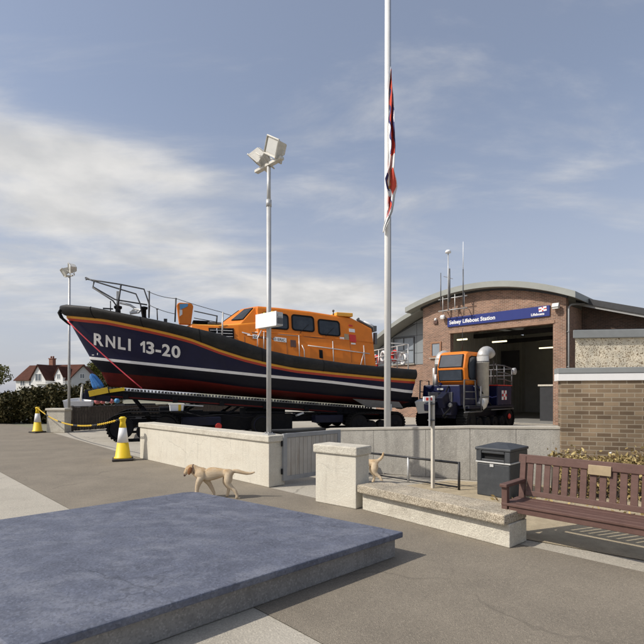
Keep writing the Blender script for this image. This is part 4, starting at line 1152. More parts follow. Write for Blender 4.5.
# cab
cab = MB(); z0, z1 = 1.95, 3.52
fx, rx, hw = 1.08, -.55, .70
def cabsec(z, k): return None
prof = [(1.00, 1.95), (1.22, 2.15), (1.28, 2.75), (1.08, 3.38), (.90, 3.50), (-.35, 3.52), (-.55, 3.40), (-.62, 2.6), (-.55, 1.95)]
secs = []
for l, k in ((-.72, .86), (-.66, .97), (-.5, 1.0), (.5, 1.0), (.66, .97), (.72, .86)):
    secs.append([Vector(((x-.3)*k+.3, l, (z-2.7)*k+2.7)) for x, z in prof])
n = len(prof)
for a, c in zip(secs, secs[1:]):
    cab.add(a+c, [(i, (i+1) % n, n+(i+1) % n, n+i) for i in range(n)], 0, False)
cab.add(secs[0], [tuple(range(n))]); cab.add(secs[-1], [tuple(range(n-1, -1, -1))])
cb_ = cab.build('cab', 'orange', trc, bevel=.025)
def pane(parent, pts, m='boat_glass', d=.014, nm='cab_window', frame=True):
    c = sum(pts, Vector())/len(pts)
    nr = (pts[1]-pts[0]).cross(pts[2]-pts[1]).normalized()
    b = MB(); b.prism(pts, nr*d); o1 = b.build(nm, 'rubber', parent, bevel=.006)
    b = MB(); b.prism([p+(c-p)*.09+nr*d for p in pts], nr*.005); b.build('pane', m, o1)
    return o1
# front screen, upper and lower
mat('cab_glass', (.05, .06, .075), .05, .3, 1.2)
def fpt(x, z, l): return Vector((x, l, z))
W_ = .60
pane(trc, [fpt(1.285, 2.78, -W_), fpt(1.285, 2.78, W_), fpt(1.095, 3.36, W_*.95), fpt(1.095, 3.36, -W_*.95)], 'cab_glass', .02)
pane(trc, [fpt(1.232, 2.20, -W_), fpt(1.232, 2.20, W_), fpt(1.283, 2.68, W_), fpt(1.283, 2.68, -W_)], 'cab_glass', .02)
side = [(.98, 2.35), (1.04, 2.85), (.92, 3.22), (.72, 3.30), (-.2, 3.30), (-.3, 3.0), (-.3, 2.35), (-.1, 2.22), (.85, 2.22)]
for sg in (1, -1):
    pts = [Vector((x, sg*.722, z)) for x, z in side]
    if sg > 0: pts = pts[::-1]
    c = sum(pts, Vector())/len(pts); nr = Vector((0, sg, 0))
    b = MB(); b.prism(pts, nr*.014); o1 = b.build('cab_window', 'rubber', trc, bevel=.005)
    b = MB(); b.prism([p+(c-p)*.10+nr*.014 for p in pts], nr*.005); b.build('pane', 'cab_glass', o1)
# snorkel pipes
for l, zt_, zb_, r_ in ((1.05, 3.30, 1.0, .26), (-1.08, 3.25, 1.2, .25)):
    b = MB(); f0 = .30
    b.lathe((f0, l, zb_+.42), UP, [(r_, 0), (r_, zt_-zb_-.75), (r_*1.06, zt_-zb_-.75), (r_*1.06, zt_-zb_-.68), (r_, zt_-zb_-.68), (r_, zt_-zb_-.45)], 26)
    arc = [(f0-.38*(1-math.cos(a*PI/10)), l, zt_-.10+.30*math.sin(a*PI/10)) for a in range(0, 9)]
    b.tube(arc, [r_*.98]*9, 24)
    b.tube([(f0, l, zb_+.47), (f0+.02, l, zb_+.30), (f0+.14, l, zb_+.12), (f0+.40, l, zb_)], [r_, r_*.98, r_*.92, r_*.85], 24)
    b.build('air_pipe', 'pipe_silver', trc)
    for z_ in (zb_+.45, zt_-.30): MB().lathe((f0, l, z_), UP, [(r_+.015, 0), (r_+.02, .05), (r_+.015, .06)], 24).build('pipe_clamp', 'grey_steel', trc)
# rear cage
b = MB()
for l in (-1.05, 0, 1.05):
    for f_ in (-2.75, -1.9, -1.1): b.tube([(f_, l, 2.0), (f_, l, 2.95 if f_ > -2.5 else 2.8)], .028, 6)
for l in (-1.05, 1.05):
    for z_ in (2.95, 2.62, 2.3): b.tube([(-1.1, l, z_), (-1.9, l, z_), (-2.75, l, z_-.1)], .026, 6)
    b.tube([(-1.1, l, 2.95), (-.8, l, 3.1), (-.75, l, 2.1)], .026, 6)
for f_, z_ in ((-2.75, 2.82), (-2.75, 2.5), (-1.1, 2.95)): b.tube([(f_, -1.05, z_), (f_, 1.05, z_)], .026, 6)
b.build('guard_cage', 'grey_steel', trc)
b = MB(); b.lathe((-2.95, 1.1, 2.72), (0, 1, 0), [(.10, -.12), (.16, -.08), (.17, .04), (.12, .06)], 16); b.build('work_lamp', 'galv', trc)
b = MB()
for l in (1.2, -1.2):
    b = MB(); b.tube([(1.9, l*.9, .75), (2.05, l*.9, 1.1), (2.0, l*.9, 2.2), (1.2, l*.95, 2.2), (1.1, l*.95, 1.1)], .032, 7)
    for z_ in (1.1, 1.4, 1.7): b.tube([(1.98, l*.9, z_), (1.12, l*.95, z_)], .022, 6)
    b.build('ladder', 'grey_steel', trc)
MB().tube([(.85, 1.24, .85), (.85, 1.24, 1.95)], .03, 6).build('grab_rail', 'grey_steel', trc); MB().tube([(-.1, 1.24, .9), (-2.5, 1.24, .9)], .03, 6).build('side_step', 'grey_steel', trc); MB().tube([(.8, 1.24, .85), (2.3, 1.24, .85)], .03, 6).build('side_step', 'grey_steel', trc)
b = MB(); b.box((2.35, 0, 1.0), (.5, 1.6, .55)); b.box((2.7, .5, 1.35), (.5, .3, .5), (0, .5, 0)); b.bar((2.3, 0, 1.2), (3.3, .1, 1.05), .3, .3); b.build('hitch', 'grime_navy', trc, bevel=.03)
MB().box((2.62, -.55, 1.05), (.03, .4, .12)).build('plate', 'galv', trc)
MB().box((2.112, 0, 1.82), (.02, .3, .08)).build('plate', 'galv', trc)
for l, z_ in ((.45, 1.3), (-.2, 1.45), (.8, 1.15)): MB().lathe((2.62, l, z_), (1, 0, 0), [(.08, 0), (.10, .05), (.08, .10)], 14).build('headlight', 'grey_steel', trc)
MB().tube([(2.3, .7, 1.2), (2.7, .8, 1.0), (2.9, .6, .7), (2.6, .5, .6), (2.4, .7, .8)], .035, 7).build('hose', 'rubber', trc)
MB().tube([(2.4, -.3, 1.3), (2.8, -.4, 1.1), (2.9, -.2, .8)], .03, 7).build('hose', 'rubber', trc)
MB().lathe((1.0, -.98, 2.0), UP, [(.07, 0), (.07, .8), (.03, .82)], 12).build('strut', 'steel_rail', trc)
MB().lathe((1.25, -.75, 2.0), UP, [(.06, 0), (.06, .5)], 12).build('strut', 'steel_rail', trc)
b = MB(); b.lathe((1.1, -.55, 2.0), UP, [(.07, 0), (.07, .45), (.04, .47)], 12); b.build('blue_bottle', 'sign_blue', trc)
b = MB()
for i in range(9): b.box((2.115, 0, 1.22+.055*i), (.02, 1.1, .022))
for q in (-.56, .56): b.box((2.115, q, 1.44), (.022, .04, .52))
b.build('grille', 'grey_steel', trc)
MB().tube([(1.9, .35, 2.0), (2.15, .4, 1.9), (2.3, .3, 1.5), (2.5, .1, 1.25)], .03, 7).build('hose', 'rubber', trc)
MB().tube([(.9, .98, 1.98), (.6, 1.15, 1.7), (.2, 1.2, 1.35), (-.3, 1.15, 1.1)], .028, 7).build('hose', 'rubber', trc)
MB().tube([(.55, 1.0, 1.9), (.45, 1.22, 1.6), (-.2, 1.22, 1.45), (-.8, 1.18, 1.5)], .02, 7).build('hose', 'sign_blue', trc)
MB().box((3.05, -.25, 1.1), (.35, .5, .55), (.1, .3, 0)).build('tow_plate', 'bin_label', trc, bevel=.03)
for f_ in (-1.05, -1.45, -1.85, -2.3):
    for z_ in (1.12, 1.92): MB().lathe((f_, 1.148, z_), (0, 1, 0), [(.018, 0), (.022, .006), (.012, .014)], 8).build('bolt', 'grey_steel', trc)
b = MB(); b.tube([(.2, 0, 3.5), (.2, .02, 4.6)], [.02, .008], 6); b.build('aerial', 'dark_rail', trc)
b = MB(); b.lathe((-2.0, 1.21, .55), (0, 1, 0), [(.1, 0), (.14, .04), (.1, .08)], 14); b.build('reflector', 'bright_red', trc)
# ------------------------------------------------------------------ boathouse
HO = Vector((12.46, 24.0, 0)); HR = math.radians(135)
def hw_(x, y, z=0): return HO+Vector((-.7071, .7071, 0))*x+Vector((-.7071, -.7071, 0))*y+UP*z
house = thing('boathouse', 'brick boathouse with curved grey roof and wide open doorway', 'boathouse', HO, HR)
arch = lambda t: 7.95-.0405*(t-5)**2
NS = 26
b = MB()
poly = [(0, 0), (.63, 0), (.63, 5.27), (6.56, 5.27), (6.56, 0), (8.5, 0)]+[(8.5-8.5*i/NS, arch(8.5-8.5*i/NS)-.33) for i in range(NS+1)]
b.prism([Vector((x, 0, z)) for x, z in poly], (0, -.36, 0))
b.box((.18, -1.62, 3.10), (.36, 2.50, 6.2))                      # right return, inside the roof
b.box((.18, -9.5, 3.1), (.36, 13.2, 6.2))
b.box((8.3, -.62, 3.4), (.38, .5, 6.8))
b.build('wall', 'brick_red', house)
b = MB(); b.box((3.6, .012, 5.36), (6.1, .05, .16)); b.box((3.6, .030, 5.285), (6.0, .06, .03)); b.build('lintel', 'brick_flash', house)
def barrel(name, t0, t1, y0, y1, dz, th, mats_, n=36, over=True):
    b = MB(); tp = []; bt = []
    for i in range(n+1):
        t = t0+(t1-t0)*i/n; z = arch(t)+dz
        tp.append((t, z)); bt.append((t, z-th))
    ring_ = tp+bt[::-1]
    b.prism([Vector((t, y0, z)) for t, z in ring_], (0, y1-y0, 0))
    return b.build(name, mats_, house)
barrel('roof', -.62, 9.45, .62, -16.2, 0, .32, 'roof_sheet')
# shadow gap board under the verge
b = MB(); pts = [(8.6-8.7*i/NS, arch(8.6-8.7*i/NS)-.325) for i in range(NS+1)]; pb = [(t, z-.10) for t, z in pts]
b.prism([Vector((t, .0, z)) for t, z in pts+pb[::-1]], (0, .11, 0)); b.build('verge_board', 'black_fascia', house)
barrel('roof', 8.7, 13.6, .0, -16.0, -.16, .28, 'roof_sheet', 18)
# clad side bay
b = MB()
poly = [(8.52, 0), (13.3, 0)]+[(13.3-4.78*i/12, arch(13.3-4.78*i/12)-.50) for i in range(13)]
b.prism([Vector((x, -1.25, z)) for x, z in poly], (0, -.3, 0), 0); b.box((13.15, -8.7, 2.6), (.3, 14.3, 5.2))
b.build('wall', 'clad_joint', house)
b = MB(); xs = [8.53, 9.78, 11.75, 13.3]; zs = [3.58, 4.35, 5.55, 6.35, 7.4]
for xa, xb in zip(xs, xs[1:]):
    for za, zb in zip(zs, zs[1:]):
        ta, tb = arch(xa)-.52, arch(xb)-.52
        z0, z1a, z1b = za+.012, min(zb-.012, ta), min(zb-.012, tb)
        if z1a <= z0+.05: continue
        x0, x1 = xa+.012, xb-.012
        if z1b <= z0: # triangle
            k = (z1a-z0)/(z1a-z1b) if z1a != z1b else 1; x1 = x0+(x1-x0)*k
            b.prism([Vector((x0, -1.25, z0)), Vector((x1, -1.25, z0)), Vector((x0, -1.25, z1a))], (0, .03, 0))
        else:
            b.prism([Vector((x0, -1.25, z0)), Vector((x1, -1.25, z0)), Vector((x1, -1.25, z1b)), Vector((x0, -1.25, z1a))], (0, .03, 0))
b.build('cladding', 'clad', house)
b = MB(); b.box((10.9, -1.235, 1.78), (4.7, .04, 3.56)); b.build('plinth', 'brick_red', house)
# windows
def window(t0, t1, z0, z1, y, fm, nx=1, nz=1, fw=.07):
    b = MB(); w_, h_ = t1-t0, z1-z0; cx_, cz_ = (t0+t1)/2, (z0+z1)/2
    b.box((cx_, y+.03, z1-fw/2), (w_, .06, fw)); b.box((cx_, y+.03, z0+fw/2), (w_, .06, fw))
    b.box((t0+fw/2, y+.03, cz_), (fw, .06, h_-2*fw)); b.box((t1-fw/2, y+.03, cz_), (fw, .06, h_-2*fw))
    for i in range(1, nx): b.box((t0+w_*i/nx, y+.027, cz_), (fw*.8, .05, h_-2*fw))
    for i in range(1, nz): b.box((cx_, y+.025, z0+h_*i/nz), (w_-2*fw, .045, fw*.8))
    o = b.build('window', fm, house)
    g = MB(); g.box((cx_, y+.008, cz_), (w_-2*fw, .012, h_-2*fw)); g.build('pane', 'win_glass', o)
    s_ = MB(); s_.box((cx_, y+.06, z0-.03), (w_+.1, .12, .05)); s_.build('sill', 'cap_concrete', o)
window(7.17, 7.93, 3.86, 4.85, .0, 'wood_frame', fw=.11)
window(9.95, 11.7, 3.65, 5.50, -1.215, 'clad_joint', 2, 2)
# interior
b = MB(); b.box((4.2, -8.2, -.0), (8.0, 15.6, .03)); b.build('floor', 'inside_floor', house)
b = MB()
b.prism([Vector((.3, -15.6, 0)), Vector((8.3, -15.6, 0))]+[Vector((8.3-8.0*i/12, -15.6, arch(8.3-8.0*i/12)-.2)) for i in range(13)], (0, .2, 0)); b.box((8.22, -8.4, 3.3), (.12, 14.2, 6.6))
for i in range(24): b.box((8.14, -1.4-i*.6, 3.3), (.03, .05, 6.5))
for i in range(18): b.box((.6+i*.42, -15.47, 3.3), (.05, .05, 6.5))
b.build('inner_wall', 'inside_wall', house)
b = MB(); b.box((4.3, -6.2, 5.75), (7.7, .3, .3)); b.box((4.3, -11, 5.75), (7.7, .3, .3)); b.build('roof_beam', 'black_fascia', house)
for t, y, L_ in ((6.2, -6.0, 1.0), (7.4, -3.0, .7), (3.2, -13.0, 1.2), (5.5, -13.0, 1.2)):
    b = MB(); b.box((t, y, 5.22), (L_, .12, .09)); b.build('strip_light', 'tube_light', house)
b = MB()   # stair on the far side
for i in range(14): b.box((1.5, -6.5-.28*i, .2+.2*i), (1.1, .30, .05))
b.bar((2.1, -6.4, 0.1), (2.1, -10.4, 2.95), .06, .25); b.tube([(2.1, -6.4, 1.1), (2.1, -10.4, 3.95)], .03, 6)
for i in range(7): b.tube([(2.1, -6.5-.62*i, .2+.44*i), (2.1, -6.5-.62*i, 1.15+.44*i)], .02, 6)
b.box((1.4, -12.5, 1.5), (2.2, 4, 3.0)); b.build('staircase', 'black_fascia', house)
b = MB(); b.box((1.5, -3.2, 2.1), (1.9, .7, .10)); b.build('shelf', 'post_pale', house)
b = MB(); b.box((1.5, -3.2, 1.0), (1.7, .6, 2.0)); b.build('store_rack', 'black_fascia', house)
b = MB(); b.box((6.9, -9.4, 4.1), (1.4, .08, 1.5)); b.build('notice_board', 'black_fascia', house)
# downpipe and gutter at the corner
b = MB(); b.tube([(-.50, -1.9, 6.42), (-.12, -.35, 6.20), (-.07, -.16, 6.05), (-.07, -.16, .1)], .052, 8)
for z_ in (1.2, 3.0, 4.8): b.box((-.05, -.16, z_), (.12, .16, .05))
b.build('downpipe', 'downpipe', house)
# set-back wing on the right
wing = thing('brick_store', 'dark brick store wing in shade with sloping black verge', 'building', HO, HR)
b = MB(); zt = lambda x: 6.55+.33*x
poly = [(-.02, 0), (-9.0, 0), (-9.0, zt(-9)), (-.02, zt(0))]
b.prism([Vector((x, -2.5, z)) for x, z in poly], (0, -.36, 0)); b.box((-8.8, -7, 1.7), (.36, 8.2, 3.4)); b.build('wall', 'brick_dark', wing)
b = MB(); q = [(0.0, zt(0)+.03), (-9.6, zt(-9.6)+.03), (-9.6, zt(-9.6)+.22), (0.0, zt(0)+.22)]
b.prism([Vector((x, -1.55, z)) for x, z in q], (0, -9.5, 0)); b.build('roof', 'black_fascia', wing)
b = MB(); q = [(0.0, zt(0)-.06), (-9.62, zt(-9.62)-.06), (-9.62, zt(-9.62)+.25), (0.0, zt(0)+.25)]
b.prism([Vector((x, -1.52, z)) for x, z in q], (0, -.035, 0)); b.build('verge_board', 'black_fascia', wing)
b = MB(); q = [(0.0, zt(0)-.20), (-9.62, zt(-9.62)-.20), (-9.62, zt(-9.62)-.03), (0.0, zt(0)-.03)]
b.prism([Vector((x, -1.60, z)) for x, z in q], (0, -.03, 0)); b.build('lower_verge_board', 'downpipe', wing)
# pebble-dashed bay
pv = Vector((8.62, 16.0, 0)); pa = math.atan2(-.13, .99)
bay = thing('pebble_dash_annex', 'flat roofed annex with cream pebble-dash and grey fascia behind the tan wall', 'annex', pv, pa)
pl_ = lambda z, e: [Vector((.0-e, .0-e, z)), Vector((7.2+e, -e, z)), Vector((7.2+e, 5.6, z)), Vector((3.9-e, 5.6, z))]
b = MB(); b.prism(pl_(0, 0), (0, 0, 3.50)); b.build('wall', 'pebble_dash', bay)
b = MB(); b.prism(pl_(3.503, .12), (0, 0, .275)); b.build('fascia', 'grey_fascia', bay, bevel=.02)
b = MB(); b.prism(pl_(3.781, .06), (0, 0, .02)); b.build('roof', 'black_fascia', bay)

# sign on the facade
sg = thing('station_sign', 'long blue sign in white lettering above the doorway', 'sign', hw_(3.74, .0, 5.95), HR)
SW, SH = 5.95, .56
b = MB(); b.box((0, .045, 0), (SW, .07, SH)); b.build('panel', 'sign_blue', sg, bevel=.008)
def facade_text(s, x_left, z_base, size, bold, nm):
    vs, fs = text2d(s, size, bold, .004)
    b = MB(); b.add([Vector((x_left-v.x, .088+v.z, z_base+v.y)) for v in vs], fs); b.build(nm, 'sign_white', sg, fix=False)
facade_text('Selsey Lifeboat Station', 2.84, -.125, .318, .008, 'lettering')
facade_text('Lifeboats', -2.02, -.19, .19, .005, 'lettering')
b = MB()
b.box((-2.62, .084, .115), (.40, .006, .24), (0, .10, 0), 0)
b.box((-2.62, .089, .115), (.40, .005, .06), (0, .10, 0), 1); b.box((-2.62, .0905, .115), (.06, .005, .24), (0, .10, 0), 1); b.box((-2.62, .094, .115), (.12, .005, .10), (0, .10, 0), 0)
b.build('emblem', ['sign_white', 'bright_red'], sg)
# antenna rack
an = thing('antenna_rack', 'rack of slim aerials and a small dome above the left end of the sign', 'antenna', hw_(5.9, 0, .16), HR)
b = MB()
for x in (.85, .05, -.55): b.tube([(x, .02, 6.45), (x, .55, 6.45)], .025, 6); b.tube([(x, .02, 7.15), (x, .55, 7.15)], .025, 6); b.tube([(x, .55, 6.3), (x, .55, 7.35)], .03, 6)
for z in (6.45, 7.15): b.tube([(1.15, .56, z), (-.75, .56, z)], .028, 6)
b.build('frame', 'galv', an)
def mast(x, z0, z1, r0, r1, m='galv'):
    b = MB(); b.tube([(x, .62, z0), (x, .62, (z0+z1)/2), (x, .62, z1)], [r0, r0, r1], 8); return b.build('aerial', m, an)
mast(.95, 6.7, 8.75, .03, .022, 'grey_steel'); mast(.45, 6.4, 9.85, .034, .03); mast(.36, 6.9, 8.9, .05, .04, 'grey_steel'); mast(-.52, 6.6, 8.7, .035, .03, 'grey_steel'); mast(-.52, 8.7, 10.3, .02, .014, 'sign_white')
b = MB(); b.lathe((.45, .62, 9.82), UP, [(.05, 0), (.17, .03), (.17, .14), (.10, .20), (.02, .22)], 16); b.build('dome', 'sign_white', an)
b = MB(); b.bar((.75, .62, 8.5), (.15, .62, 8.25), .03, .03); b.build('cross_bar', 'grey_steel', an)
# small wall lamps
def wall_lamp(t, z, label, m='galv', s=1.0):
    r = thing('wall_lamp', label, 'lamp', hw_(t, 0, z), HR)
    b = MB(); b.box((0, .06, .06), (.10, .12, .10)); b.build('bracket', 'grey_steel', r)
    b = MB(); b.box((0, .22, 0), (.34*s, .22*s, .24*s), (.5, 0, 0)); b.build('housing', m, r, bevel=.02)
    b = MB(); b.box((0, .30, -.075), (.28*s, .012, .18*s), (.5, 0, 0)); b.build('lens', 'lamp_glass', r)
wall_lamp(.42, 6.12, 'grey wall lamp on brick just right of the blue sign')
wall_lamp(6.95, 6.30, 'small pale lamp on brick at the foot of the aerial rack', 'sign_white', .8)
r = thing('alarm_box', 'small alarm box on the brick left of the blue sign', 'alarm', hw_(7.55, 0, 6.05), HR)
b = MB(); b.box((0, .05, 0), (.26, .10, .20)); b.build('housing', 'bench_wood', r, bevel=.02)
b = MB(); b.lathe((0, .06, .1), UP, [(.08, 0), (.08, .12), (.05, .16)], 14); b.build('strobe', 'sign_white', r)
# ------------------------------------------------------------------ left side: fence, pier, hedge, houses
p0 = gp(46.5, 432.5); p1 = gp(65.5, 432.5)
r = thing('concrete_pier', 'pale concrete pier with flat cap at the left end of the dark fence', 'pier', p0, math.radians(-6))
b = MB(); b.box((.40, .22, .46), (.80, .42, .92)); b.build('shaft', 'cream_cap', r, bevel=.012)
b = MB(); b.box((.40, .22, .965), (.88, .50, .09)); b.build('pier_cap', 'cream_wall', r, bevel=.012)
fo = Vector((-10.78, 20.25, 0)); fa = math.atan2(.82, .57)
r = thing('timber_fence', 'dark stained timber fence running back under the boat', 'fence', fo, fa)
b = MB()
for i in range(98): b.box((.06+i*.124, random.uniform(-.004, .004), .53+random.uniform(-.008, .008)), (.112, .022, 1.02))
b.build('boards', 'dark_fence', r)
for i in range(7):
    b = MB(); b.box((i*2.0+.04, .07, .55), (.10, .10, 1.1)); b.build('post', 'dark_fence', r)
b = MB()
for z in (.25, .85): b.box((6.1, .03, z), (12.2, .035, .09))
b.build('rail', 'dark_fence', r)
b = MB(); b.box((6.1, .0, 1.06), (12.2, .07, .035)); b.build('capping', 'grey_steel', r)
# hedge
def leafy(name, parent, pts, size, m): 
    b = MB(); leaves(b, pts, size); return b.build(name, m, parent, fix=False)
def hump(n, c, rad, shell=.55):
    out = []
    while len(out) < n:
        v = Vector((random.gauss(0, 1), random.gauss(0, 1), random.gauss(0, 1))).normalized()*(shell+(1-shell)*random.random()**.5)
        out.append(Vector((c[0]+v.x*rad[0], c[1]+v.y*rad[1], max(.05, c[2]+v.z*rad[2]))))
    return out
hd = thing('hedge', 'thick dark green and brown hedge in front of the white house', 'hedge', (-20, 25.5, 0), .12)
pts = []
for i in range(46):
    x = -13+i*.47
    zt = 1.35+max(0, (x+1)*.11)+random.uniform(-.12, .16)+.12*math.sin(x*1.7)
    pts += hump(1100, (x, random.uniform(-.3, .3), zt*.5), (.62, .95, zt*.55), .5)
leafy('foliage', hd, pts, .10, 'hedge_leaf')
b = MB()
for i in range(30):
    x = -13+i*.72; b.tube([(x, 0, 0), (x+random.uniform(-.2, .2), random.uniform(-.2, .2), .7), (x+random.uniform(-.3, .3), random.uniform(-.3, .3), 1.3)], [.05, .035, .015], 6)
b.build('stem', 'bark', hd)
# houses far behind
def gable_block(parent, x0, x1, y0, y1, h, ridge, axis, wm, rm='house_roof', ov=.35, nm='wall'):
    b = MB()
    if axis == 'y':   # ridge runs back, gable to the front
        xc = (x0+x1)/2
        b.prism([Vector((x0, y0, 0)), Vector((x1, y0, 0)), Vector((x1, y0, h)), Vector((xc, y0, ridge)), Vector((x0, y0, h))], (0, y1-y0, 0)); b.build(nm, wm, parent)
        b = MB(); sl = (ridge-h)/(xc-x0)
        for s_ in (-1, 1):
            e = xc+s_*(xc-x0+ov); ze = ridge-sl*(xc-x0+ov)
            q = [Vector((xc, y0-ov, ridge+.02)), Vector((e, y0-ov, ze+.02)), Vector((e, y0-ov, ze+.20)), Vector((xc, y0-ov, ridge+.24))]
            b.prism(q, (0, y1-y0+ov, 0))
        return b.build('roof', rm, parent)
    yc = (y0+y1)/2
    b.prism([Vector((x0, y0, 0)), Vector((x0, y1, 0)), Vector((x0, y1, h)), Vector((x0, yc, ridge)), Vector((x0, y0, h))], (x1-x0, 0, 0)); b.build(nm, wm, parent)
    b = MB(); sl = (ridge-h)/(yc-y0)
    for s_ in (-1, 1):
        e = yc+s_*(yc-y0+ov); ze = ridge-sl*(yc-y0+ov)
        q = [Vector((x0-ov, yc, ridge+.02)), Vector((x0-ov, e, ze+.02)), Vector((x0-ov, e, ze+.2)), Vector((x0-ov, yc, ridge+.24))]
        b.prism(q, (x1-x0+2*ov, 0, 0))
    return b.build('roof', rm, parent)
def hwin(parent, x, z, w, h, y, nx=2):
    b = MB(); f = .10
    b.box((x, y-.03, z+h/2-f/2), (w, .06, f)); b.box((x, y-.03, z-h/2+f/2), (w, .06, f))
    for i in range(nx+1): b.box((x-w/2+f/2+(w-f)*i/nx, y-.032, z), (f, .06, h-2*f))
    o = b.build('window', 'house_wall', parent); g = MB(); g.box((x, y-.01, z), (w-2*f, .02, h-2*f)); g.build('pane', 'house_window', o)
wh_ = thing('white_house', 'white gabled house with brown roof and brick chimney beyond the hedge', 'house', (-60.5, 104, 0), math.radians(-16))
rf = gable_block(wh_, -11, 4.2, 1.5, 9.5, 4.7, 8.0, 'x', 'house_wall')
gable_block(wh_, -4.0, 0.0, -.8, 4.6, 4.9, 7.75, 'y', 'house_wall')
gable_block(wh_, .9, 3.2, .7, 4.0, 5.4, 7.35, 'y', 'house_wall', ov=.2)
for x, z, w, h, y in ((-2.0, 5.1, 1.7, 1.7, -.8), (2.05, 5.3, .9, 1.2, .7), (-3.0, 2.2, 1.1, 1.5, -.8), (-1.0, 2.2, 1.1, 1.5, -.8), (2.0, 2.3, 1.6, 1.3, .7), (-6.5, 3.9, 1.4, 1.2, 1.5), (-9, 3.9, 1.4, 1.2, 1.5), (-7.5, 1.7, 1.6, 1.3, 1.5)): hwin(wh_, x, z, w, h, y)
b = MB(); b.box((-3.9, 4.8, 7.9), (1.1, .9, 3.4)); b.box((-3.9, 4.8, 9.65), (1.3, 1.1, .2))
for x in (-4.2, -3.6): b.lathe((x, 4.8, 9.75), UP, [(.16, 0), (.19, .4), (.15, .5)], 10)
b.build('chimney', 'chimney_brick', rf)
b = MB(); b.box((1.5, -.3, 3.65), (8.2, 1.7, .14)); b.box((1.5, -1.1, 4.1), (8.2, .06, .10))
for i in range(24): b.box((-2.5+i*.35, -1.1, 3.9), (.05, .05, .45))
b.build('balcony', 'house_wall', wh_)
gh_ = thing('shaded_house', 'gable house, shade painted into its grey walls, joined to the right of the white house', 'house', (-53.2, 105, 0), math.radians(20))
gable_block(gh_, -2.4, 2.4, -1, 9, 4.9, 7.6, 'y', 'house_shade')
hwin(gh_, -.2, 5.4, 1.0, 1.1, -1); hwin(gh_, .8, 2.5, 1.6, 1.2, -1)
# trees
def tree(loc, h, rx, n, label, lf='tree_leaf', size=.22, group=None):
    t = thing('tree', label, 'tree', loc, 0, group)
    b = MB(); b.tube([(0, 0, 0), (.1, 0, h*.3), (-.1, .1, h*.6)], [h*.035, h*.027, h*.012], 8)
    cl = []
    for i in range(16):
        a = random.random()*6.28; rr = rx*random.uniform(.2, .8); z = h*random.uniform(.42, .9); rr *= 1.1-.7*max(0, (z/h-.6))/.4
        c = Vector((rr*math.cos(a), rr*math.sin(a), z)); cl.append(c)
        b.tube([(0, 0, h*random.uniform(.22, .45)), c*.6+Vector((0, 0, z*.25)), c], [h*.014, h*.009, h*.004], 5)
    b.build('trunk', 'bark', t)
    pts = []
    for c in cl: pts += hump(n//16, c, (rx*.38, rx*.38, h*.13), .25)
    leafy('crown', t, pts, size, lf)
    return t
tree((-58.5, 122, 0), 9.6, 3.2, 2600, 'yellow green tree showing behind the shaded gabled house', size=.24)
tree((-53.5, 118, 0), 8.2, 2.8, 2200, 'lower yellow tree between the shaded house and the boat', size=.24)
tree((-82, 118, 0), 9.0, 4.0, 2600, 'broad yellow green tree left of the white house', size=.26)
# dinghy and buoys behind the fence
dg = thing('dinghy', 'small white dinghy standing behind the dark fence beside the thin lamp post', 'dinghy', (-12.35, 24.0, .70), math.radians(112))
b = MB(); rows = []
for i in range(15):
    k = i/14; w = .62*min(1, 1.25*(1-k**3.0)**.7) if k < 1 else 0.0; x = -1.3+2.6*k; sh = .55+.10*k*k
    rows.append([Vector((x, w*math.sin(a*PI/8-PI/2)*1.0, sh-(sh-.08*k)*max(0, math.cos(a*PI/8-PI/2))**.7)) for a in range(9)])
b.grid(rows); b.add(rows[0], [tuple(range(9))]); o = b.build('hull', 'hull_white', dg); so = o.modifiers.new('thick', 'SOLIDIFY'); so.thickness = .03
b = MB(); b.tube([r_[0]+UP*.02 for r_ in rows]+[r_[8]+UP*.02 for r_ in rows][::-1], .03, 6); b.build('gunwale', 'hull_white', dg)
b = MB(); b.tube([(.1, 0, .45), (.42, -.05, 1.25)], [.04, .05], 7); b.box((.42, -.05, 1.25), (.16, .04, .34), (0, .35, 0)); b.build('oar', 'post_pale', dg)
b = MB()
for x in (-.8, .8): b.box((x, 0, -.35), (.12, .9, .74))
b.build('trestle', 'grime_black', dg)
cr = thing('net_locker', 'long dark locker behind the fence carrying coloured buoys', 'locker', (-9.2, 23.2, 0), fa)
b = MB(); b.box((0, 0, .54), (1.6, .7, 1.08)); b.build('body', 'dark_fence', cr); b = MB(); b.box((0, 0, 1.10), (1.7, .8, .05)); b.build('lid', 'grime_black', cr)
def buoy(u, m, rr, label):
    D = 22.2+(u-97)*.09; X = (u-CX)/F*D
    t = thing('buoy', label, 'buoy', (X, D, 1.125), random.random()*3, 'buoys lying behind the dark fence')
    b = MB(); b.lathe((0, 0, 0), UP, [(rr*.35, .0), (rr*.8, rr*.3), (rr, rr), (rr*.85, rr*1.55), (rr*.4, rr*1.95), (rr*.16, rr*2.0), (rr*.16, rr*2.25)], 16); b.build('float', m, t)
    b = MB(); b.tube([(rr*.2*math.cos(a*PI/6), 0, rr*2.3+rr*.2*math.sin(a*PI/6)) for a in range(13)], rr*.05, 5, cap=False); b.build('eye', 'grime_black', t)
buoy(97.5, 'pink', .15, 'pink buoy nearest the white dinghy behind the fence')
buoy(102.8, 'pink', .12, 'pink buoy next to the pale buoy behind the fence')
buoy(107.2, 'hull_white', .11, 'pale white buoy among the pink ones behind the fence')
buoy(111.5, 'pink', .11, 'pink buoy beside the blue buoy behind the fence')
buoy(117.0, 'buoy_blue', .13, 'blue buoy at the right of the pink ones behind the fence')

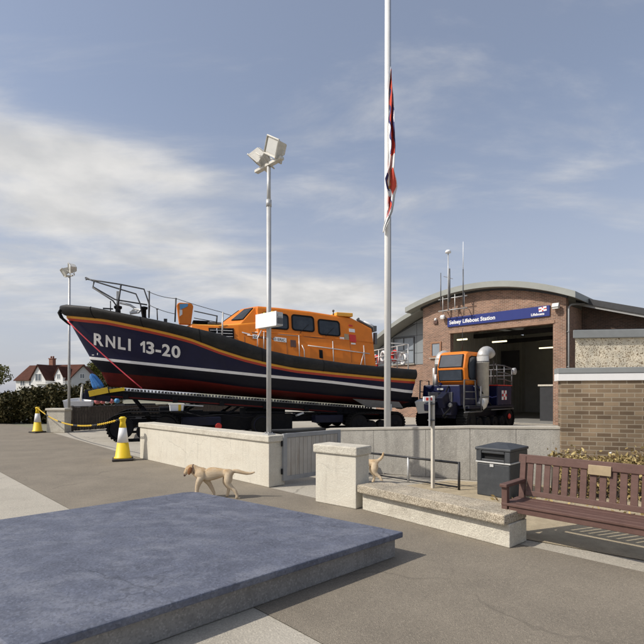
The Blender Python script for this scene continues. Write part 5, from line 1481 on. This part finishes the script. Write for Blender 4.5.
# ------------------------------------------------------------------ cones and chain
def make_cone(loc, label):
    t = thing('traffic_cone', label, 'traffic cone', loc, .4, 'yellow and white cones across the entrance')
    b = MB(); b.box((0, 0, .03), (.48, .48, .055)); b.build('base', 'cone_base', t, bevel=.02)
    b = MB(); b.lathe((0, 0, .055), UP, [(.205, 0), (.20, .03), (.178, .04), (.128, .385)], 30); b.build('lower_cone', 'cone_yellow', t)
    b = MB(); b.lathe((0, 0, .44), UP, [(.130, 0), (.085, .36)], 30); b.build('sleeve', 'cone_white', t)
    b = MB(); b.lathe((0, 0, .80), UP, [(.084, 0), (.062, .13), (.062, .15), (.07, .16), (.07, .20), (.085, .215), (.085, .245), (.06, .255), (.05, .27)], 26); b.build('upper_cone', 'cone_yellow', t)
    b = MB(); b.tube([(.05*math.cos(a*PI/8), 0, 1.0+.05*math.sin(a*PI/8)) for a in range(-2, 11)], .016, 6); b.build('hook', 'cone_yellow', t)
    return t
c1 = gp(122.8, 460.2); c2 = gp(37.5, 432.6)
cone = make_cone(c1, 'yellow and white traffic cone near the end of the cream wall')
dup(cone, c2, 1.1, 'yellow and white traffic cone farther back by the concrete pier')
a_, z_ = c1+UP*1.03, c2+UP*1.03
b = MB(); NL = 120
def cpt(k): return z_.lerp(a_, k)-UP*(.42*4*k*(1-k))
for i in range(NL):
    k0, k1 = i/NL, (i+1)/NL; p, q = cpt(k0), cpt(k1); d = (q-p); L_ = d.length; d.normalize()
    sd = d.cross(UP).normalized() if i % 2 else d.cross(d.cross(UP)).normalized()
    c = (p+q)/2; pts = [c+d*(L_*.68*math.cos(a*PI/5))+sd*(.020*math.sin(a*PI/5)) for a in range(11)]
    b.tube(pts, .0095, 5, mi=1 if (i//6) % 4 == 3 else 0, cap=False)
o = b.build('plastic_chain', ['chain_yellow', 'chain_black']); tag(o, 'yellow plastic chain sagging between the two traffic cones', 'chain')

# ------------------------------------------------------------------ dogs
def skin(name, nodes, edges, m, parent=None, sub=2, root=0):
    """nodes: (pos, rx, ry)"""
    me = bpy.data.meshes.new(name+'_cage'); me.from_pydata([n[0] for n in nodes], edges, [])
    ob = bpy.data.objects.new(name, me); COL.objects.link(ob)
    sk = ob.modifiers.new('skin', 'SKIN'); sk.use_smooth_shade = True; sk.branch_smoothing = .6
    if not me.skin_vertices: 
        with bpy.context.temp_override(object=ob, active_object=ob): pass
    for i, n in enumerate(nodes):
        v = me.skin_vertices[0].data[i]; v.radius = (n[1], n[2]); v.use_root = (i == root)
    ss = ob.modifiers.new('sub', 'SUBSURF'); ss.levels = sub; ss.render_levels = sub
    bpy.context.view_layer.update()
    fm = bpy.data.meshes.new_from_object(ob.evaluated_get(bpy.context.evaluated_depsgraph_get()))
    bpy.data.objects.remove(ob); bpy.data.meshes.remove(me)
    # blend the limbs into the trunk: one closed skin, voxel-joined and relaxed
    bb = bmesh.new(); bb.from_mesh(fm); bmesh.ops.remove_doubles(bb, verts=bb.verts, dist=1e-6); bmesh.ops.recalc_face_normals(bb, faces=bb.faces); bb.to_mesh(fm); bb.free()
    ob = bpy.data.objects.new(name, fm); COL.objects.link(ob)
    rm = ob.modifiers.new('join', 'REMESH'); rm.mode = 'VOXEL'; rm.voxel_size = .006; rm.use_smooth_shade = True
    sm = ob.modifiers.new('smooth', 'SMOOTH'); sm.factor = .5; sm.iterations = 12
    bpy.context.view_layer.update()
    f2 = bpy.data.meshes.new_from_object(ob.evaluated_get(bpy.context.evaluated_depsgraph_get()))
    bpy.data.objects.remove(ob); print('DOG', len(fm.vertices), len(f2.vertices))
    if len(f2.vertices) > 3000: bpy.data.meshes.remove(fm); fm = f2
    for p in fm.polygons: p.use_smooth = True
    fm.materials.clear(); fm.materials.append(M[m]); fm.name = name
    o = bpy.data.objects.new(name, fm); COL.objects.link(o)
    if parent: o.parent = parent
    return o
def make_dog(label, loc, rz, tail, walk=1, nose_down=0):
    d = thing('dog', label, 'dog', loc, rz)
    N = []; E = []
    def ch(pts, start=None):
        prev = start
        for p in pts:
            kf = p[5] if len(p) > 5 else 1.22; N.append(((p[0], p[1], p[2]), p[3]*kf, (p[4] if len(p) > 4 else p[3])*kf)); i = len(N)-1
            if prev is not None: E.append((prev, i))
            prev = i
        return prev
    # trunk from pelvis forward: x forward, y = left side, z up
    ch([(-.235, 0, .372, .072, .082)])                                 # 0 pelvis
    i1 = ch([(-.13, 0, .385, .064, .068)], 0)                          # loin
    i2 = ch([(.0, 0, .365, .078, .086)], i1)
    i3 = ch([(.12, 0, .345, .086, .112)], i2)                          # ribcage
    i4 = ch([(.215, 0, .352, .078, .104)], i3)                         # shoulders
    n1 = ch([(.285, 0, .395, .068, .078)], i4)
    n2 = ch([(.335, 0, .428, .056, .064)], n1)                         # neck
    h1 = ch([(.372, 0, .440, .054, .055), (.405, 0, .428, .052, .050)], n2)
    ch([(.436, 0, .398, .035, .036), (.458, 0, .366, .030, .028), (.464, 0, .348, .024, .021)], h1)      # muzzle pointing down
    # tail
    ch([(t[0], 0, t[1], t[2]) for t in tail], 0)
    # legs
    def leg(pts, start): ch(pts, start)
    leg([(.205, .050, .310, .056, .070), (.222, .058, .262, .046, .050), (.250, .060, .205, .033), (.264, .060, .125, .026), (.270, .062, .045, .022), (.285, .066, .020, .024), (.312, .066, .014, .018)], i4)
    leg([(.175, -.050, .305, .054, .064), (.145, -.060, .258, .044, .046), (.10, -.064, .205, .032), (.055, -.066, .125, .026), (.02, -.066, .052, .021), (.028, -.066, .020, .023), (.055, -.066, .014, .018)], i4)
    leg([(-.236, .048, .335, .066, .078), (-.222, .056, .270, .060, .060), (-.222, .060, .215, .042, .038), (-.295, .062, .150, .025), (-.335, .068, .120, .024), (-.365, .068, .055, .021), (-.370, .068, .022, .023), (-.338, .068, .014, .018)], 0)
    leg([(-.210, -.048, .330, .062, .074), (-.175, -.056, .270, .054, .054), (-.150, -.058, .222, .040, .036), (-.195, -.068, .155, .026), (-.212, -.068, .122, .023), (-.195, -.068, .050, .020), (-.190, -.068, .022, .022), (-.160, -.068, .014, .018)], 0)
    body = skin('body', N, E, 'dog_coat', d)
    hb_ = MB(); rnd = random.Random(5); polys = [p for p in body.data.polygons]
    for p in polys:
        if rnd.random() > .55: continue
        c = p.center; nr = p.normal
        flow = Vector((-1, 0, -.35)); flow = flow-nr*flow.dot(nr)
        if flow.length < 1e-3: continue
        flow.normalize(); sd_ = nr.cross(flow); ln = rnd.uniform(.008, .018)
        tip = c+flow*ln+nr*ln*rnd.uniform(.15, .5)
        hb_.add([c-sd_*.0016-nr*.001, c+sd_*.0016-nr*.001, tip], [(0, 1, 2)])
    hb_.build('fur', 'dog_coat', d, fix=False)
    for s_ in (1, -1):
        b = MB(); rows = []
        for i in range(7):
            k = i/6; w = .036*math.sin(PI*(.22+.70*k)); c = Vector((.362+.022*k, s_*(.064+.010*math.sin(k*PI)), .470-.118*k)); rows.append([c+Vector((w*q, s_*(.006*(1-q*q)), -.006*q*q)) for q in (-1, -.5, 0, .5, 1)])
        b.grid(rows); o = b.build('ear', 'dog_dark', d); so = o.modifiers.new('thick', 'SOLIDIFY'); so.thickness = .009; su = o.modifiers.new('sub', 'SUBSURF'); su.render_levels = 1
        b = MB(); b.lathe((.428, s_*.040, .424), (.6, s_*.75, .1), [(.002, -.006), (.008, -.004), (.0085, .0), (.005, .005), (.001, .006)], 12); b.build('eye', 'dog_nose', d)
    b = MB(); b.lathe((.470, 0, .336), (.6, 0, -.75), [(.004, -.006), (.016, -.003), (.019, .006), (.014, .014), (.003, .016)], 14); b.build('nose', 'dog_nose', d)
    b = MB(); b.tube([(.446, .026, .345), (.462, .014, .330), (.465, 0, .327), (.462, -.014, .330), (.446, -.026, .345)], .004, 6); b.build('mouth', 'dog_nose', d)
    b = MB(); b.tube([(.318+.052*math.sin(a*PI/8)*.35, .078*math.cos(a*PI/8), .414+.080*math.sin(a*PI/8)) for a in range(17)], .007, 6, cap=False); b.build('collar', 'bench_wood', d)
    return d
tail1 = [(-.295, .405, .030), (-.36, .395, .027), (-.43, .378, .024), (-.51, .362, .020), (-.58, .365, .016), (-.64, .385, .010)]
tail2 = [(-.285, .41, .030), (-.32, .435, .025), (-.355, .47, .021), (-.375, .52, .017), (-.382, .57, .010)]
dl = Vector(((214.5-CX)/F*7.40, 7.40, 0))
d1_ = make_dog('pale yellow labrador walking left past the cream wall', dl, PI, tail1); d1_.scale = (1.0, 1.0, 1.06)
d2l = Vector(((369-CX)/F*8.62+.0, 8.62, 0))
d2_ = make_dog('yellow labrador mostly hidden behind the gate pier with tail raised', d2l+Vector((-.12, 0, 0)), math.radians(168), tail2); d2_.scale = (1.0, 1.0, 1.02)
CLOUDS = [(110, 218, 13, 5.5, .80), (130, 160, 8, 2.4, .60), (50, 170, 9, 5, .40), (205, 258, 7, 2.4, .60), (60, 300, 16, 5, .45), (300, 292, 9, 2.0, 1.1), (380, 312, 14, 3.2, .60), (578, 176, 6, 1.6, .40), (190, 180, 5, 2.5, .35), (-60, 120, 12, 6, .5), (430, 250, 7, 1.5, .2)]
CLOUD_N, CLOUD_T = 3.0, .31
CLOUD_C = (5.6, 5.5, 5.35); CLOUD_D = (4.4, 4.4, 4.4); HAZE_C = (3.75, 3.85, 4.35); SKY_S = .142; EXPO = 0.0
# ------------------------------------------------------------------ light, sky, camera
SUN_EL = math.radians(43); to_sun = Vector((-.955, -.30, 0)).normalized()*math.cos(SUN_EL)+UP*math.sin(SUN_EL)
sl = bpy.data.lights.new('sun', 'SUN'); sl.energy = 3.85; sl.angle = math.radians(.55); sl.color = (1.0, .945, .86)
so = bpy.data.objects.new('sun', sl); COL.objects.link(so); so.rotation_euler = to_sun.to_track_quat('Z', 'Y').to_euler()
w = bpy.data.worlds.new('World'); sc.world = w; w.use_nodes = True
nt = w.node_tree; N = nt.nodes; L = nt.links
for n in list(N): N.remove(n)
def math_(op, a, b=None, c=None, clamp=False):
    n = N.new('ShaderNodeMath'); n.operation = op; n.use_clamp = clamp
    for i, v in enumerate((a, b, c)):
        if v is None: continue
        if isinstance(v, (int, float)): n.inputs[i].default_value = v
        else: L.new(v, n.inputs[i])
    return n.outputs[0]
sky = N.new('ShaderNodeTexSky'); sky.sky_type = 'NISHITA'; sky.sun_disc = False
sky.sun_elevation = SUN_EL; sky.sun_rotation = math.atan2(to_sun.x, to_sun.y)
sky.air_density = 1.0; sky.dust_density = 2.2; sky.ozone_density = 1.6; sky.altitude = 5
tc = N.new('ShaderNodeTexCoord'); sp = N.new('ShaderNodeSeparateXYZ'); L.new(tc.outputs['Generated'], sp.inputs[0])
az = math_('ARCTAN2', sp.outputs['X'], sp.outputs['Y']); el = math_('ARCSINE', sp.outputs['Z'])
# cloud noise in flat cloud-layer coordinates
den = math_('ADD', math_('MAXIMUM', sp.outputs['Z'], 0.0), .16)
cx_ = math_('DIVIDE', sp.outputs['X'], den); cy_ = math_('DIVIDE', sp.outputs['Y'], den)
cb = N.new('ShaderNodeCombineXYZ'); L.new(cx_, cb.inputs[0]); L.new(cy_, cb.inputs[1])
no = N.new('ShaderNodeTexNoise'); no.inputs['Scale'].default_value = 1.5; no.inputs['Detail'].default_value = 12; no.inputs['Roughness'].default_value = .60; no.inputs['Distortion'].default_value = .35
mpc = N.new('ShaderNodeMapping'); mpc.inputs['Rotation'].default_value = (0, 0, .5); mpc.inputs['Scale'].default_value = (.75, 1.5, 1); L.new(cb.outputs[0], mpc.inputs['Vector'])
L.new(mpc.outputs['Vector'], no.inputs['Vector'])
tot = None
for (u, v, ra, re_, st) in CLOUDS:
    d = Vector(((u-CX)/F, 1, (HV-v)/F)).normalized(); a0 = math.atan2(d.x, d.y); e0 = math.asin(d.z)
    da = math_('DIVIDE', math_('SUBTRACT', az, a0), math.radians(ra)); de = math_('DIVIDE', math_('SUBTRACT', el, e0), math.radians(re_))
    r2 = math_('ADD', math_('MULTIPLY', da, da), math_('MULTIPLY', de, de))
    m_ = math_('MULTIPLY', math_('EXPONENT', math_('MULTIPLY', r2, -1.0)), st)
    tot = m_ if tot is None else math_('ADD', tot, m_)
amt = math_('ADD', math_('MULTIPLY', math_('SUBTRACT', no.outputs['Fac'], .5), CLOUD_N), math_('SUBTRACT', tot, CLOUD_T))
ss = N.new('ShaderNodeMapRange'); ss.interpolation_type = 'SMOOTHSTEP'; ss.inputs['From Min'].default_value = -.35; ss.inputs['From Max'].default_value = .85; ss.inputs['To Max'].default_value = .94
L.new(amt, ss.inputs['Value'])
hz = N.new('ShaderNodeMapRange'); hz.interpolation_type = 'SMOOTHSTEP'; hz.inputs['From Min'].default_value = 0.0; hz.inputs['From Max'].default_value = math.radians(33); hz.inputs['To Min'].default_value = .80; hz.inputs['To Max'].default_value = 0.28
L.new(el, hz.inputs['Value'])
def mix(f, a, b):
    n = N.new('ShaderNodeMix'); n.data_type = 'RGBA'
    if isinstance(f, (int, float)): n.inputs[0].default_value = f
    else: L.new(f, n.inputs[0])
    for i, v in ((6, a), (7, b)):
        if isinstance(v, tuple): n.inputs[i].default_value = (*v, 1)
        else: L.new(v, n.inputs[i])
    return n.outputs[2]
c = mix(hz.outputs[0], sky.outputs[0], HAZE_C)
n3 = N.new('ShaderNodeTexNoise'); n3.inputs['Scale'].default_value = 4.2; n3.inputs['Detail'].default_value = 8; L.new(cb.outputs[0], n3.inputs['Vector'])
r3 = N.new('ShaderNodeMapRange'); r3.inputs['From Min'].default_value = .36; r3.inputs['From Max'].default_value = .62; L.new(n3.outputs['Fac'], r3.inputs['Value'])
c = mix(ss.outputs[0], c, mix(r3.outputs[0], CLOUD_D, CLOUD_C))
bg = N.new('ShaderNodeBackground'); bg.inputs['Strength'].default_value = SKY_S; L.new(c, bg.inputs['Color'])
ow = N.new('ShaderNodeOutputWorld'); L.new(bg.outputs[0], ow.inputs['Surface'])
cam = bpy.data.cameras.new('camera'); co = bpy.data.objects.new('camera', cam); COL.objects.link(co)
co.location = (0, 0, CH); co.rotation_euler = (PI/2, 0, 0)
cam.sensor_width = 36; cam.lens = 36*F/644; cam.shift_y = (HV-CX)/644; cam.clip_end = 4000; cam.clip_start = .05
sc.camera = co
sc.view_settings.view_transform = 'Standard'; sc.view_settings.look = 'None'; sc.view_settings.gamma = 1; sc.view_settings.exposure = EXPO
sc.view_settings.use_curve_mapping = False
